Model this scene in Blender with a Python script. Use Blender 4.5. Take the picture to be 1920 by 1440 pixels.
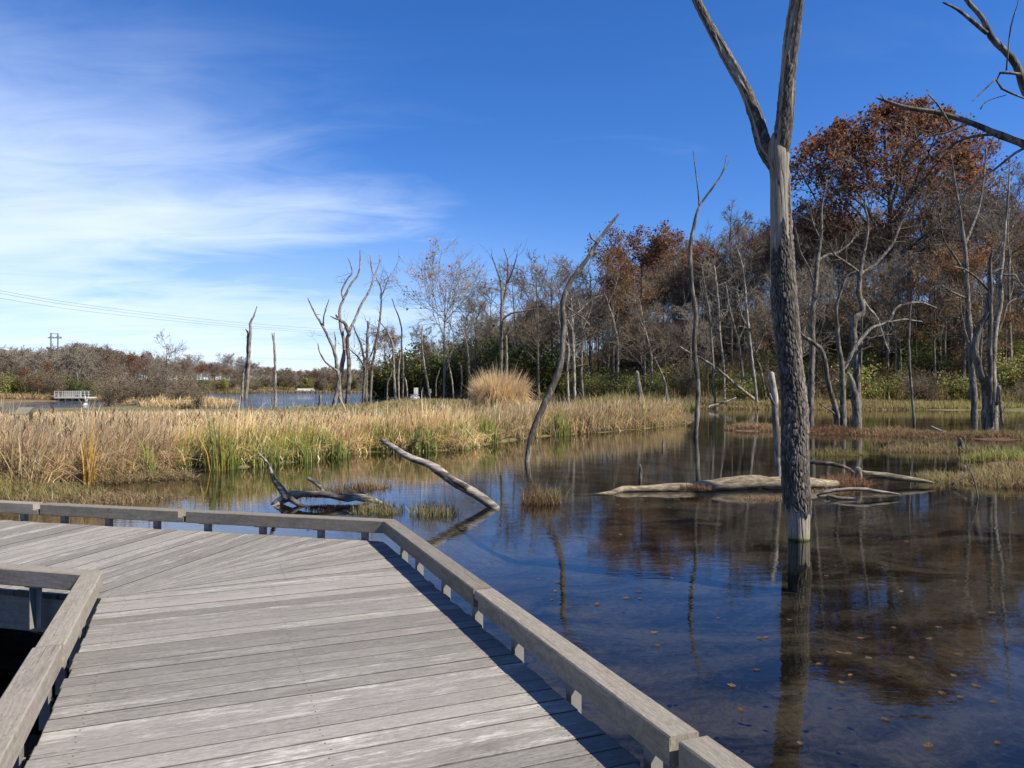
import bpy, math
import numpy as np
from mathutils import Vector

scene = bpy.context.scene
for o in list(bpy.data.objects):
    bpy.data.objects.remove(o)
col = scene.collection
R = math.radians
rng = np.random.default_rng(7)

# ------------------------------------------------------------------ camera
F = 1442.0          # focal length in photo pixels (1920 wide)
HZ = 718.0          # horizon row
CAMZ = 2.3          # eye above the pond
DECK = 0.7          # deck top above the pond
cam_d = bpy.data.cameras.new('camera')
cam_d.sensor_width = 36.0
cam_d.lens = 36.0 * F / 1920
cam_d.shift_y = -2.0 / 1920
cam_d.clip_start = 0.05
cam_d.clip_end = 5000
cam = bpy.data.objects.new('camera', cam_d)
cam.location = (0, 0, CAMZ)
cam.rotation_euler = (R(90), 0, 0)
col.objects.link(cam)
scene.camera = cam

# ------------------------------------------------------------------ sun, sky
SUN_EL, SUN_AZ = R(43.0), R(114.0)      # azimuth clockwise from +Y (view direction)
sd = Vector((math.sin(SUN_AZ) * math.cos(SUN_EL), math.cos(SUN_AZ) * math.cos(SUN_EL), math.sin(SUN_EL)))
sun_d = bpy.data.lights.new('sun', 'SUN')
sun_d.energy = 5.0
sun_d.angle = R(0.5)
sun_d.color = (1.0, 0.93, 0.82)
sun = bpy.data.objects.new('sun', sun_d)
sun.rotation_euler = (-sd).to_track_quat('-Z', 'Y').to_euler()
sun.location = (30, -30, 40)
col.objects.link(sun)

scene.view_settings.view_transform = 'Standard'
scene.view_settings.look = 'None'
scene.view_settings.exposure = 0.84
scene.view_settings.gamma = 1.0
scene.view_settings.use_curve_mapping = False
scene.render.engine = 'CYCLES'
cy = scene.cycles
cy.max_bounces = 6
cy.diffuse_bounces = 3
cy.glossy_bounces = 3
cy.transmission_bounces = 3
cy.transparent_max_bounces = 10
cy.caustics_reflective = False
cy.caustics_refractive = False
cy.use_denoising = True
cy.sample_clamp_indirect = 4.0


class NT:
    """tiny helper round a node tree"""
    def __init__(self, tree):
        self.t = tree
        tree.nodes.clear()

    def n(self, kind, **kw):
        nd = self.t.nodes.new(kind)
        for k, v in kw.items():
            if k == 'i':
                for a, b in v.items():
                    self.set(nd.inputs[a], b)
            else:
                setattr(nd, k, v)
        return nd

    def set(self, sock, v):
        if hasattr(v, 'is_output') or isinstance(v, bpy.types.NodeSocket):
            self.t.links.new(v, sock)
        else:
            try:
                sock.default_value = v
            except Exception:
                sock.default_value = tuple(v) + (1,)

    def math(self, op, a, b=None, c=None, clamp=False):
        nd = self.n('ShaderNodeMath', operation=op, use_clamp=clamp)
        for k, v in enumerate((a, b, c)):
            if v is not None:
                self.set(nd.inputs[k], v)
        return nd.outputs[0]

    def vmath(self, op, a, b=None):
        nd = self.n('ShaderNodeVectorMath', operation=op)
        self.set(nd.inputs[0], a)
        if b is not None:
            self.set(nd.inputs[1], b)
        return nd.outputs[0]

    def noise(self, vec, scale, detail=4, rough=0.55, dist=0.0):
        nd = self.n('ShaderNodeTexNoise', i={'Scale': scale, 'Detail': detail, 'Roughness': rough, 'Distortion': dist})
        if vec is not None:
            self.set(nd.inputs['Vector'], vec)
        return nd.outputs['Fac']

    def ramp(self, fac, stops, interp='LINEAR'):
        nd = self.n('ShaderNodeValToRGB')
        nd.color_ramp.interpolation = interp
        el = nd.color_ramp.elements
        while len(el) < len(stops):
            el.new(0.5)
        for e, (p, c) in zip(el, stops):
            e.position = p
            e.color = (c, c, c, 1) if not hasattr(c, '__len__') else tuple(c) + (1,)
        self.set(nd.inputs[0], fac)
        return nd.outputs[0]

    def mix(self, f, a, b, blend='MIX'):
        nd = self.n('ShaderNodeMix', data_type='RGBA', blend_type=blend)
        self.set(nd.inputs[0], f)
        self.set(nd.inputs[6], a)
        self.set(nd.inputs[7], b)
        return nd.outputs[2]

    def smooth(self, v, a, b):
        nd = self.n('ShaderNodeMapRange', interpolation_type='SMOOTHSTEP', clamp=True)
        self.set(nd.inputs[0], v)
        nd.inputs[1].default_value = a
        nd.inputs[2].default_value = b
        return nd.outputs[0]

    def scale(self, vec, s):
        return self.vmath('MULTIPLY', vec, s)


world = bpy.data.worlds.new('World')
scene.world = world
world.use_nodes = True
g = NT(world.node_tree)
sky = g.n('ShaderNodeTexSky', sky_type='NISHITA', sun_disc=False)
sky.sun_elevation = SUN_EL
sky.sun_rotation = SUN_AZ
sky.altitude = 200
sky.air_density = 1.0
sky.dust_density = 0.1
sky.ozone_density = 4.0
hsv = g.n('ShaderNodeHueSaturation', i={'Saturation': 1.16, 'Value': 1.0, 'Color': g.mix(1.0, sky.outputs[0], (0.98, 1.06, 1.40, 1), 'MULTIPLY')})
tc = g.n('ShaderNodeTexCoord')
sep = g.n('ShaderNodeSeparateXYZ', i={0: tc.outputs['Generated']})
zz = g.math('ADD', g.math('MAXIMUM', sep.outputs[2], 0.0), 0.10)
cx = g.math('DIVIDE', sep.outputs[0], zz)
cyy = g.math('DIVIDE', sep.outputs[1], zz)
cv = g.n('ShaderNodeCombineXYZ', i={0: cx, 1: cyy, 2: 0.0}).outputs[0]
# thin cirrus: streaked noise on a plane high above, thick to the west (left) and low down
streak = g.n('ShaderNodeMapping', i={'Vector': cv, 'Rotation': (0, 0, R(-24)), 'Location': (1.7, 0.4, 0), 'Scale': (0.6, 1.15, 1.0)}).outputs[0]
big = g.noise(streak, 0.75, 3, 0.5, 0.4)
fine = g.noise(streak, 2.3, 7, 0.62, 0.9)
body = g.math('ADD', g.math('MULTIPLY', big, 0.66), g.math('MULTIPLY', fine, 0.34))
slope = g.math('ADD', sep.outputs[0], g.math('MULTIPLY', sep.outputs[2], 0.95))
west = g.math('SUBTRACT', 1.0, g.smooth(slope, -0.34, 0.46))
lift = g.math('ADD', body, g.math('MULTIPLY', g.math('SUBTRACT', west, 0.5), 0.34))
cl = g.smooth(lift, 0.40, 0.84)
veil = g.math('MULTIPLY', g.math('SUBTRACT', 1.0, g.smooth(sep.outputs[2], 0.0, 0.30)), g.math('MULTIPLY', west, 0.34))
cl = g.math('MAXIMUM', g.math('MULTIPLY', cl, 0.80), veil)
cl = g.math('MULTIPLY', cl, g.math('SUBTRACT', 1.0, g.math('MULTIPLY', g.smooth(sep.outputs[2], 0.17, 0.42), 0.80)))
cl = g.math('MULTIPLY', cl, g.smooth(sep.outputs[2], -0.02, 0.03))
skyc = g.mix(cl, hsv.outputs[0], (8.4, 9.5, 11.2, 1))
bg = g.n('ShaderNodeBackground', i={'Color': skyc, 'Strength': 0.065})
wo = g.n('ShaderNodeOutputWorld', i={'Surface': bg.outputs[0]})

# ------------------------------------------------------------------ maths
def sstep(a, b, x):
    t = np.clip((x - a) / (b - a), 0, 1)
    return t * t * (3 - 2 * t)


def _hash(ix, iy, iz, seed):
    h = (ix * 374761393 + iy * 668265263 + iz * 2147483647 + seed * 974711) & 0xFFFFFFFF
    h = ((h ^ (h >> 13)) * 1274126177) & 0xFFFFFFFF
    h = ((h ^ (h >> 16)) * 2246822519) & 0xFFFFFFFF
    return ((h ^ (h >> 15)) & 0xFFFFFF) / float(0xFFFFFF)


def vnoise(x, y, z=0.0, seed=0):
    x, y, z = np.broadcast_arrays(np.asarray(x, float), np.asarray(y, float), np.asarray(z, float))
    ix, iy, iz = np.floor(x).astype(np.int64), np.floor(y).astype(np.int64), np.floor(z).astype(np.int64)
    fx, fy, fz = x - ix, y - iy, z - iz
    fx, fy, fz = fx * fx * (3 - 2 * fx), fy * fy * (3 - 2 * fy), fz * fz * (3 - 2 * fz)
    out = 0
    for a in (0, 1):
        for b in (0, 1):
            for c in (0, 1):
                w = (fx if a else 1 - fx) * (fy if b else 1 - fy) * (fz if c else 1 - fz)
                out = out + w * _hash(ix + a, iy + b, iz + c, seed)
    return out * 2 - 1


def fbm(x, y, z=0.0, seed=0, oct=4):
    s, a, f = 0, 1, 1
    for k in range(oct):
        s = s + a * vnoise(np.asarray(x) * f, np.asarray(y) * f, np.asarray(z) * f, seed + k * 17)
        a *= 0.5
        f *= 2.03
    return s / 1.9


def W(px, py, z=0.0):
    """a pixel of the photograph -> the point of the level z it shows"""
    Y = F * (CAMZ - z) / (py - HZ)
    return np.array([(px - 960) / F * Y, Y, z])


def at(px, py, Y):
    return np.array([(px - 960) / F * Y, Y, CAMZ - (py - HZ) / F * Y])


# ------------------------------------------------------------------ meshes
class MB:
    """collects vertices, quads and triangles (and a colour for each vertex) of ONE mesh"""
    def __init__(self):
        self.v, self.q, self.t, self.c, self.nv = [], [], [], [], 0

    def add(self, v, q=None, t=None, c=None):
        v = np.asarray(v, float).reshape(-1, 3)
        if q is not None and len(q):
            self.q.append(np.asarray(q, np.int64).reshape(-1, 4) + self.nv)
        if t is not None and len(t):
            self.t.append(np.asarray(t, np.int64).reshape(-1, 3) + self.nv)
        self.v.append(v)
        if c is None:
            c = np.ones((len(v), 3)) * 0.5
        c = np.asarray(c, float)
        if c.ndim == 1:
            c = np.tile(c, (len(v), 1))
        self.c.append(c.reshape(-1, 3))
        self.nv += len(v)
        return self

    def box(self, lo, hi, c=None):
        x0, y0, z0 = lo
        x1, y1, z1 = hi
        v = [(x0, y0, z0), (x1, y0, z0), (x1, y1, z0), (x0, y1, z0), (x0, y0, z1), (x1, y0, z1), (x1, y1, z1), (x0, y1, z1)]
        return self.add(v, [(3, 2, 1, 0), (4, 5, 6, 7), (0, 1, 5, 4), (1, 2, 6, 5), (2, 3, 7, 6), (3, 0, 4, 7)], c=c)

    def prism(self, poly, z0, z1, c=None):
        """vertical prism over a convex plan polygon"""
        n = len(poly)
        v = [(p[0], p[1], z0) for p in poly] + [(p[0], p[1], z1) for p in poly]
        q = [(k, (k + 1) % n, n + (k + 1) % n, n + k) for k in range(n)]
        t = [(n, n + k, n + k + 1) for k in range(1, n - 1)] + [(0, k + 1, k) for k in range(1, n - 1)]
        return self.add(v, q, t, c)

    def tube(self, P, Rr, S=8, c=None, cap=True, twist=None):
        P, Rr = np.asarray(P, float), np.asarray(Rr, float)
        if P.ndim == 2:
            P, Rr = P[None], Rr[None]
        N, K = Rr.shape
        T = np.gradient(P, axis=1)
        T /= np.linalg.norm(T, axis=2, keepdims=True) + 1e-9
        mT = T.mean(axis=1)
        ref = np.where((np.abs(mT[:, 2]) > 0.8)[:, None], np.array([[1.0, 0, 0]]), np.array([[0, 0, 1.0]]))[:, None, :]
        n1 = np.cross(T, ref)
        n1 /= np.linalg.norm(n1, axis=2, keepdims=True) + 1e-9
        n2 = np.cross(T, n1)
        a = np.arange(S) / S * 2 * np.pi
        rr = Rr[:, :, None, None]
        v = P[:, :, None, :] + rr * (np.cos(a)[None, None, :, None] * n1[:, :, None, :] + np.sin(a)[None, None, :, None] * n2[:, :, None, :])
        k, s = np.meshgrid(np.arange(K - 1), np.arange(S), indexing='ij')
        s2 = (s + 1) % S
        base = np.stack([k * S + s, (k + 1) * S + s, (k + 1) * S + s2, k * S + s2], -1).reshape(-1, 4)
        q = (base[None] + (np.arange(N) * K * S)[:, None, None]).reshape(-1, 4)
        if c is not None and np.asarray(c).ndim == 2 and len(c) == N:
            c = np.repeat(np.asarray(c), K * S, axis=0)
        self.add(v.reshape(-1, 3), q, c=c)
        if cap and N == 1:
            off = self.nv - K * S
            for k0, rev in ((0, True), (K - 1, False)):
                ring = [k0 * S + s for s in range(S)]
                tt = [(ring[0], ring[i + 1], ring[i]) if not rev else (ring[0], ring[i], ring[i + 1]) for i in range(1, S - 1)]
                self.t.append(np.asarray(tt) + off)
        return self

    def mesh(self, name, smooth=False):
        me = bpy.data.meshes.new(name)
        v = np.concatenate(self.v)
        q = np.concatenate(self.q) if self.q else np.zeros((0, 4), np.int64)
        t = np.concatenate(self.t) if self.t else np.zeros((0, 3), np.int64)
        me.vertices.add(len(v))
        me.vertices.foreach_set('co', v.astype(np.float32).ravel())
        nl = len(q) * 4 + len(t) * 3
        me.loops.add(nl)
        me.loops.foreach_set('vertex_index', np.concatenate([q.ravel(), t.ravel()]).astype(np.int32))
        me.polygons.add(len(q) + len(t))
        ls = np.concatenate([np.arange(len(q)) * 4, len(q) * 4 + np.arange(len(t)) * 3]).astype(np.int32)
        me.polygons.foreach_set('loop_start', ls)
        me.polygons.foreach_set('use_smooth', np.full(len(q) + len(t), smooth))
        me.update(calc_edges=True)
        a = me.color_attributes.new('Col', 'FLOAT_COLOR', 'POINT')
        c = np.concatenate(self.c)
        a.data.foreach_set('color', np.concatenate([c, np.ones((len(c), 1))], 1).astype(np.float32).ravel())
        return me

    def build(self, name, mat, parent=None, smooth=False, loc=None, rotz=0.0):
        me = self.mesh(name, smooth)
        me.materials.append(mat)
        return obj(name, me, parent, loc, rotz)


def obj(name, me, parent=None, loc=None, rotz=0.0, scale=None):
    o = bpy.data.objects.new(name, me)
    if loc is not None:
        o.location = tuple(float(k) for k in loc)
    o.rotation_euler.z = rotz
    if scale is not None:
        o.scale = scale if hasattr(scale, '__len__') else (scale,) * 3
    o.parent = parent
    col.objects.link(o)
    return o


def thing(name, label, cat, loc=(0, 0, 0), rotz=0.0, group=None, scale=None):
    o = obj(name, None, None, loc, rotz, scale)
    o.empty_display_size = 0.2
    return tag(o, label, cat, group)


def tag(o, label=None, cat=None, group=None, kind=None):
    if label:
        o['label'] = label
    if cat:
        o['category'] = cat
    if group:
        o['group'] = group
    if kind:
        o['kind'] = kind
    return o


def spline(pts, n):
    """Catmull-Rom through rows of pts, n samples"""
    p = np.asarray(pts, float)
    if len(p) == 2:
        t = np.linspace(0, 1, n)[:, None]
        return p[0] * (1 - t) + p[1] * t
    q = np.vstack([2 * p[0] - p[1], p, 2 * p[-1] - p[-2]])
    d = np.r_[0, np.cumsum(np.linalg.norm(np.diff(p[:, :3], axis=0), axis=1))]
    s = np.linspace(0, d[-1], n)
    i = np.clip(np.searchsorted(d, s, 'right') - 1, 0, len(p) - 2)
    t = ((s - d[i]) / (d[i + 1] - d[i] + 1e-9))[:, None]
    a, b, c, e = q[i], q[i + 1], q[i + 2], q[i + 3]
    return 0.5 * ((2 * b) + (c - a) * t + (2 * a - 5 * b + 4 * c - e) * t ** 2 + (3 * b - a - 3 * c + e) * t ** 3)


# ------------------------------------------------------------------ materials
def newmat(name):
    m = bpy.data.materials.new(name)
    m.use_nodes = True
    return m, NT(m.node_tree)


def finish(g, color, rough=0.85, bump=None, bstr=0.4, bdist=0.01, spec=0.25):
    p = g.n('ShaderNodeBsdfPrincipled', i={'Base Color': color, 'Roughness': rough, 'Specular IOR Level': spec})
    if bump is not None:
        b = g.n('ShaderNodeBump', i={'Height': bump, 'Strength': bstr, 'Distance': bdist})
        g.set(p.inputs['Normal'], b.outputs[0])
    g.n('ShaderNodeOutputMaterial', i={'Surface': p.outputs[0]})


def mat_plank(name, dark, light, bleach, amount=0.5, lichen=0.0):
    m, g = newmat(name)
    tc = g.n('ShaderNodeTexCoord')
    oi = g.n('ShaderNodeObjectInfo')
    off = g.n('ShaderNodeCombineXYZ', i={0: g.math('MULTIPLY', oi.outputs['Random'], 71.0), 1: g.math('MULTIPLY', oi.outputs['Random'], 37.0), 2: 0.0}).outputs[0]
    v = g.vmath('ADD', tc.outputs['Object'], off)
    grain = g.noise(g.scale(v, (6.0, 85, 30)), 1.0, 6, 0.7, 0.4)
    mid = g.noise(g.scale(v, (2.6, 22, 6)), 1.0, 5, 0.65, 1.0)
    blot = g.noise(g.scale(v, (2.2, 6, 4)), 1.3, 6, 0.7, 1.0)
    base = g.mix(g.ramp(grain, [(0.30, 0.0), (0.68, 1.0)]), dark, light)
    worn = g.ramp(g.math('ADD', g.math('MULTIPLY', mid, 0.6), g.math('MULTIPLY', blot, 0.4)), [(0.50, 0.0), (0.66, 1.0)])
    r2 = g.math('FRACT', g.math('MULTIPLY', oi.outputs['Random'], 17.37))
    r3 = g.math('FRACT', g.math('MULTIPLY', oi.outputs['Random'], 53.91))
    speck = g.noise(g.scale(v, (26, 75, 30)), 1.0, 4, 0.7, 0.6)
    base = g.mix(1.0, base, g.ramp(speck, [(0.28, 0.72), (0.72, 1.25)]), 'MULTIPLY')
    hue = g.mix(r3, (0.265, 0.225, 0.20, 1), (0.25, 0.24, 0.185, 1))
    tintm = g.ramp(g.noise(g.scale(v, (0.9, 3, 3)), 1.0, 4, 0.6, 0.7), [(0.48, 0.0), (0.68, 1.0)])
    base = g.mix(g.math('MULTIPLY', tintm, 0.45), base, hue)
    worn = g.math('MULTIPLY', worn, g.ramp(speck, [(0.30, 0.35), (0.60, 1.0)]))
    base = g.mix(g.math('MULTIPLY', worn, g.math('MULTIPLY', g.math('ADD', g.math('MULTIPLY', g.math('POWER', r2, 1.6), 1.0), 0.18), amount), clamp=True), base, bleach)
    stain = g.ramp(g.noise(g.scale(v, (1.3, 6, 5)), 1.0, 5, 0.65, 0.5), [(0.58, 0.0), (0.74, 1.0)])
    base = g.mix(g.math('MULTIPLY', stain, 0.55), base, (0.10, 0.085, 0.08, 1))
    val = g.math('ADD', g.math('MULTIPLY', oi.outputs['Random'], 0.46), 0.76)
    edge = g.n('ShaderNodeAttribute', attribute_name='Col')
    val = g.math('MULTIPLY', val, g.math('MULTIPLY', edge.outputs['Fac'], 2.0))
    hs = g.n('ShaderNodeHueSaturation', i={'Value': val, 'Saturation': 1.0, 'Color': base})
    crack = g.ramp(g.noise(g.scale(v, (0.9, 95, 20)), 1.0, 2, 0.5, 0.2), [(0.24, 0.0), (0.33, 1.0)])
    colr = g.mix(crack, g.mix(0.65, hs.outputs[0], (0.04, 0.036, 0.034, 1)), hs.outputs[0])
    if lichen:
        lm = g.ramp(g.math('ADD', g.math('MULTIPLY', g.noise(v, 3.0, 3, 0.6), 0.55), g.math('MULTIPLY', g.noise(v, 60.0, 3, 0.6), 0.45)), [(0.54, 0.0), (0.60, 1.0)])
        colr = g.mix(g.math('MULTIPLY', lm, lichen), colr, g.mix(g.noise(v, 9.0, 2), (0.09, 0.075, 0.055, 1), (0.30, 0.26, 0.15, 1)))
    h = g.math('ADD', g.math('MULTIPLY', grain, 0.6), g.math('MULTIPLY', crack, 0.6))
    finish(g, colr, 0.9, h, 0.6, 0.006, 0.2)
    return m


M = {}
M['plank'] = mat_plank('weathered_plank', (0.165, 0.151, 0.132), (0.255, 0.236, 0.209), (0.50, 0.468, 0.415), 0.95)
M['beam'] = mat_plank('weathered_beam', (0.15, 0.132, 0.105), (0.25, 0.223, 0.18), (0.31, 0.28, 0.225), 0.5, 0.55)
M['joist'] = mat_plank('joist_wood', (0.14, 0.12, 0.10), (0.24, 0.21, 0.18), (0.34, 0.30, 0.25), 0.3)


def mat_flat(name, c, rough=0.7, spec=0.3, metal=0.0, var=0.15, scale=20):
    m, g = newmat(name)
    tc = g.n('ShaderNodeTexCoord')
    n = g.noise(tc.outputs['Object'], scale, 4, 0.6)
    lo = tuple(k * (1 - var) for k in c) + (1,)
    hi = tuple(k * (1 + var) for k in c) + (1,)
    p = g.n('ShaderNodeBsdfPrincipled', i={'Base Color': g.mix(n, lo, hi), 'Roughness': rough, 'Specular IOR Level': spec, 'Metallic': metal})
    g.n('ShaderNodeOutputMaterial', i={'Surface': p.outputs[0]})
    return m


M['steel'] = mat_flat('galvanised_steel', (0.19, 0.18, 0.165), 0.55, 0.4, 0.0, 0.3, 30)
M['screw'] = mat_flat('dark_screw', (0.06, 0.055, 0.05), 0.6)


def mat_wood(name, dark, light, patch=None, pamt=0.0, sc=1.0, vcol=False, lying=False):
    """bare or barked round wood: streaks that run along local z (or the colour the vertices carry)"""
    m, g = newmat(name)
    tc = g.n('ShaderNodeTexCoord')
    oi = g.n('ShaderNodeObjectInfo')
    off = g.n('ShaderNodeCombineXYZ', i={0: g.math('MULTIPLY', oi.outputs['Random'], 61.0), 1: 0.0, 2: g.math('MULTIPLY', oi.outputs['Random'], 23.0)}).outputs[0]
    v = g.vmath('ADD', tc.outputs['Object'], off)
    if lying:                                  # the stem lies along x: turn the streaks with it
        sx = g.n('ShaderNodeSeparateXYZ', i={0: v})
        v = g.n('ShaderNodeCombineXYZ', i={0: sx.outputs[2], 1: sx.outputs[1], 2: sx.outputs[0]}).outputs[0]
    n1 = g.noise(g.scale(v, (16 * sc, 16 * sc, 3.0 * sc)), 1.0, 5, 0.65, 0.6)
    n2 = g.noise(g.scale(v, (3 * sc, 3 * sc, 1.2 * sc)), 1.0, 4, 0.6, 0.8)
    if vcol:
        at_ = g.n('ShaderNodeAttribute', attribute_name='Col')
        c = g.mix(1.0, at_.outputs['Color'], g.ramp(n1, [(0.25, 0.55), (0.75, 1.35)]), 'MULTIPLY')
    else:
        c = g.mix(g.ramp(n1, [(0.32, 0.0), (0.66, 1.0)]), dark + (1,), light + (1,))
        c = g.mix(1.0, c, g.ramp(n2, [(0.3, 0.6), (0.7, 1.25)]), 'MULTIPLY')
    if patch:
        pm = g.ramp(g.noise(g.scale(v, (4 * sc, 4 * sc, 1.1 * sc)), 1.0, 3, 0.6, 0.5), [(0.50, 0.0), (0.56, 1.0)])
        c = g.mix(g.math('MULTIPLY', pm, pamt), c, patch + (1,))
    finish(g, c, 0.9, n1, 0.6, 0.02 / sc, 0.15)
    return m


M['dead'] = mat_wood('dead_wood', (0.065, 0.056, 0.045), (0.25, 0.22, 0.18), (0.035, 0.029, 0.024), 0.8, 1.5)
M['pale'] = mat_wood('pale_dead_wood', (0.13, 0.11, 0.088), (0.38, 0.34, 0.285), (0.06, 0.05, 0.04), 0.75, 1.4)
M['dark'] = mat_wood('dark_dead_wood', (0.028, 0.023, 0.019), (0.115, 0.098, 0.08), (0.26, 0.23, 0.19), 0.6, 1.5)
M['log'] = mat_wood('smooth_log_wood', (0.11, 0.085, 0.055), (0.34, 0.285, 0.195), (0.075, 0.055, 0.036), 0.6, 1.6, lying=True)
M['drift'] = mat_wood('driftwood', (0.12, 0.10, 0.08), (0.36, 0.32, 0.265), (0.05, 0.042, 0.033), 0.75, 1.8, lying=True)
M['drift_dark'] = mat_wood('dark_driftwood', (0.05, 0.042, 0.033), (0.20, 0.17, 0.135), (0.03, 0.025, 0.02), 0.75, 1.8, lying=True)
M['trunk'] = mat_wood('bark', (0.055, 0.046, 0.037), (0.15, 0.13, 0.108), None, 0, 0.5)
M['trunk_pale'] = mat_wood('pale_bark', (0.16, 0.145, 0.115), (0.33, 0.30, 0.245), (0.08, 0.072, 0.055), 0.6, 0.5)
M['big'] = mat_wood('trunk_bark_and_wood', None, None, vcol=True, sc=1.6)


def mat_twig(name, c0, c1):
    m, g = newmat(name)
    oi = g.n('ShaderNodeObjectInfo')
    c = g.mix(oi.outputs['Random'], c0 + (1,), c1 + (1,))
    d = g.n('ShaderNodeBsdfDiffuse', i={'Color': c})
    g.n('ShaderNodeOutputMaterial', i={'Surface': d.outputs[0]})
    return m


M['twig'] = mat_twig('twig', (0.125, 0.10, 0.075), (0.20, 0.162, 0.122))
M['twig_grey'] = mat_twig('grey_twig', (0.18, 0.152, 0.12), (0.27, 0.235, 0.19))
M['twig_red'] = mat_twig('russet_twig', (0.16, 0.085, 0.05), (0.21, 0.12, 0.07))


def mat_leaf(name, trans=0.46):
    m, g = newmat(name)
    a = g.n('ShaderNodeAttribute', attribute_name='Col')
    oi = g.n('ShaderNodeObjectInfo')
    val = g.math('ADD', g.math('MULTIPLY', oi.outputs['Random'], 0.4), 0.8)
    h = g.n('ShaderNodeHueSaturation', i={'Value': val, 'Color': a.outputs['Color']})
    d = g.n('ShaderNodeBsdfDiffuse', i={'Color': h.outputs[0]})
    t = g.n('ShaderNodeBsdfTranslucent', i={'Color': h.outputs[0]})
    s = g.n('ShaderNodeMixShader', i={0: trans, 1: d.outputs[0], 2: t.outputs[0]})
    g.n('ShaderNodeOutputMaterial', i={'Surface': s.outputs[0]})
    return m


M['leaf'] = mat_leaf('leaf_blades')
# ------------------------------------------------------------------ ground and water
def sdist(X, Y, poly):
    """signed distance to a polygon, positive inside"""
    X, Y = np.asarray(X, float), np.asarray(Y, float)
    best = np.full(X.shape, 1e9)
    inside = np.zeros(X.shape, bool)
    n = len(poly)
    for k in range(n):
        ax, ay = poly[k][:2]
        bx, by = poly[(k + 1) % n][:2]
        dx, dy = bx - ax, by - ay
        t = np.clip(((X - ax) * dx + (Y - ay) * dy) / (dx * dx + dy * dy + 1e-12), 0, 1)
        best = np.minimum(best, np.hypot(X - ax - t * dx, Y - ay - t * dy))
        if by != ay:
            hit = ((ay > Y) != (by > Y)) & (X < (bx - ax) * (Y - ay) / (by - ay) + ax)
            inside ^= hit
    return np.where(inside, best, -best)


FRONT_PX = [(60, 922), (130, 911), (229, 896), (300, 886), (390, 880), (460, 876), (564, 865), (694, 847), (772, 848), (864, 843), (929, 830), (1020, 818), (1120, 812), (1220, 803), (1292, 793)]
FRONT = [tuple(W(*p)[:2]) for p in FRONT_PX]
POND = [(-14, 13.4), (-19, 6), (-20, -30), (60, -30), (66, 10), (54, 40), (47, 58), (40, 64.5), (30, 66), (24.5, 67.0), (17.5, 70.0), (14.2, 66), (13.2, 56), (11.5, 48)] + FRONT[::-1] + [(-10.4, 14.6)]
LAKE = [(-190, 58), (-42, 63), (-37, 69), (-51, 99), (-45, 104), (-28, 64), (-16, 72), (-14.5, 90), (-17, 108), (-20, 122), (-27, 140), (-27, 170), (24, 218), (-36, 200), (-75, 174), (-72, 140), (-60, 113), (-58, 98), (-57, 86), (-80, 76), (-190, 72)]
HILL = [(300, -60), (110, -20), (72, 30), (54, 54), (43, 67), (25, 70.5), (17, 75), (9, 84), (0, 96), (-8, 108), (-17, 121), (-23, 135), (-22, 160), (0, 196), (60, 300), (300, 420), (600, 200)]
ISLES = [  # px, py of the centre, half sizes in metres, height
    (1418, 806, 1.7, 1.6, .10), (1560, 812, 2.0, 1.5, .11), (1660, 815, 2.6, 1.3, .08), (1760, 818, 2.4, 1.2, .06), (1860, 822, 2.3, 1.5, .08),
    (1575, 852, 1.0, 0.6, .0), (1740, 845, 1.8, .8, .0), (1890, 868, 1.4, 1.0, .04), (1890, 905, 1.4, 1.6, .03), (1995, 890, 2.4, 3.0, .1),
    (1020, 943, .42, .35, -.05), (800, 968, .5, .45, -.06), (705, 966, .45, .4, -.06), (1430, 938, .4, .35, -.04)]


def ground_h(X, Y):
    X, Y = np.asarray(X, float), np.asarray(Y, float)
    dp, dl, dh = sdist(X, Y, POND), sdist(X, Y, LAKE), sdist(X, Y, HILL)
    n = fbm(X * .22, Y * .22, 0, 3, 4)
    h = 0.05 + 0.14 * sstep(0, 3, -np.maximum(dp, dl)) + 0.06 * n
    hm = 4.5 + 10.0 * sstep(-15, 42, X)
    h = h + hm * sstep(0, 58, dh) + np.where(dh > 0, 0.5 * n * sstep(0, 8, dh), 0)
    h = h + 3.0 * sstep(2, 60, -dl) * (1 - sstep(-62, -48, X)) * sstep(70, 95, Y)
    pond = -0.07 - 0.33 * sstep(0, 2.5, dp) - 0.35 * sstep(2.5, 9, dp) * (1 - sstep(28, 46, Y)) + 0.10 * fbm(X * .8, Y * .8, 0, 8, 4)
    h = np.where(dp > 0, pond, h)
    h = np.where(dl > 0, -0.1 - 0.9 * sstep(0, 5, dl), h)
    for px, py, rx, ry, hh in ISLES:
        c = W(px, py)
        if py > 830:
            n2 = fbm(X * 1.4, Y * 1.4, 0, 31, 3)
        else:
            n2 = fbm(X * .7, Y * .7, 0, 31, 3)
        d = np.sqrt(((X - c[0]) / rx) ** 2 + ((Y - c[1]) / ry) ** 2) + 0.35 * n2
        h = np.maximum(h, np.where(d < 3.2, hh - 0.26 * np.maximum(0, d - .35) ** 1.1, -9))
    return h


def gz(x, y):
    return float(ground_h(np.array([x]), np.array([y]))[0])


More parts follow.
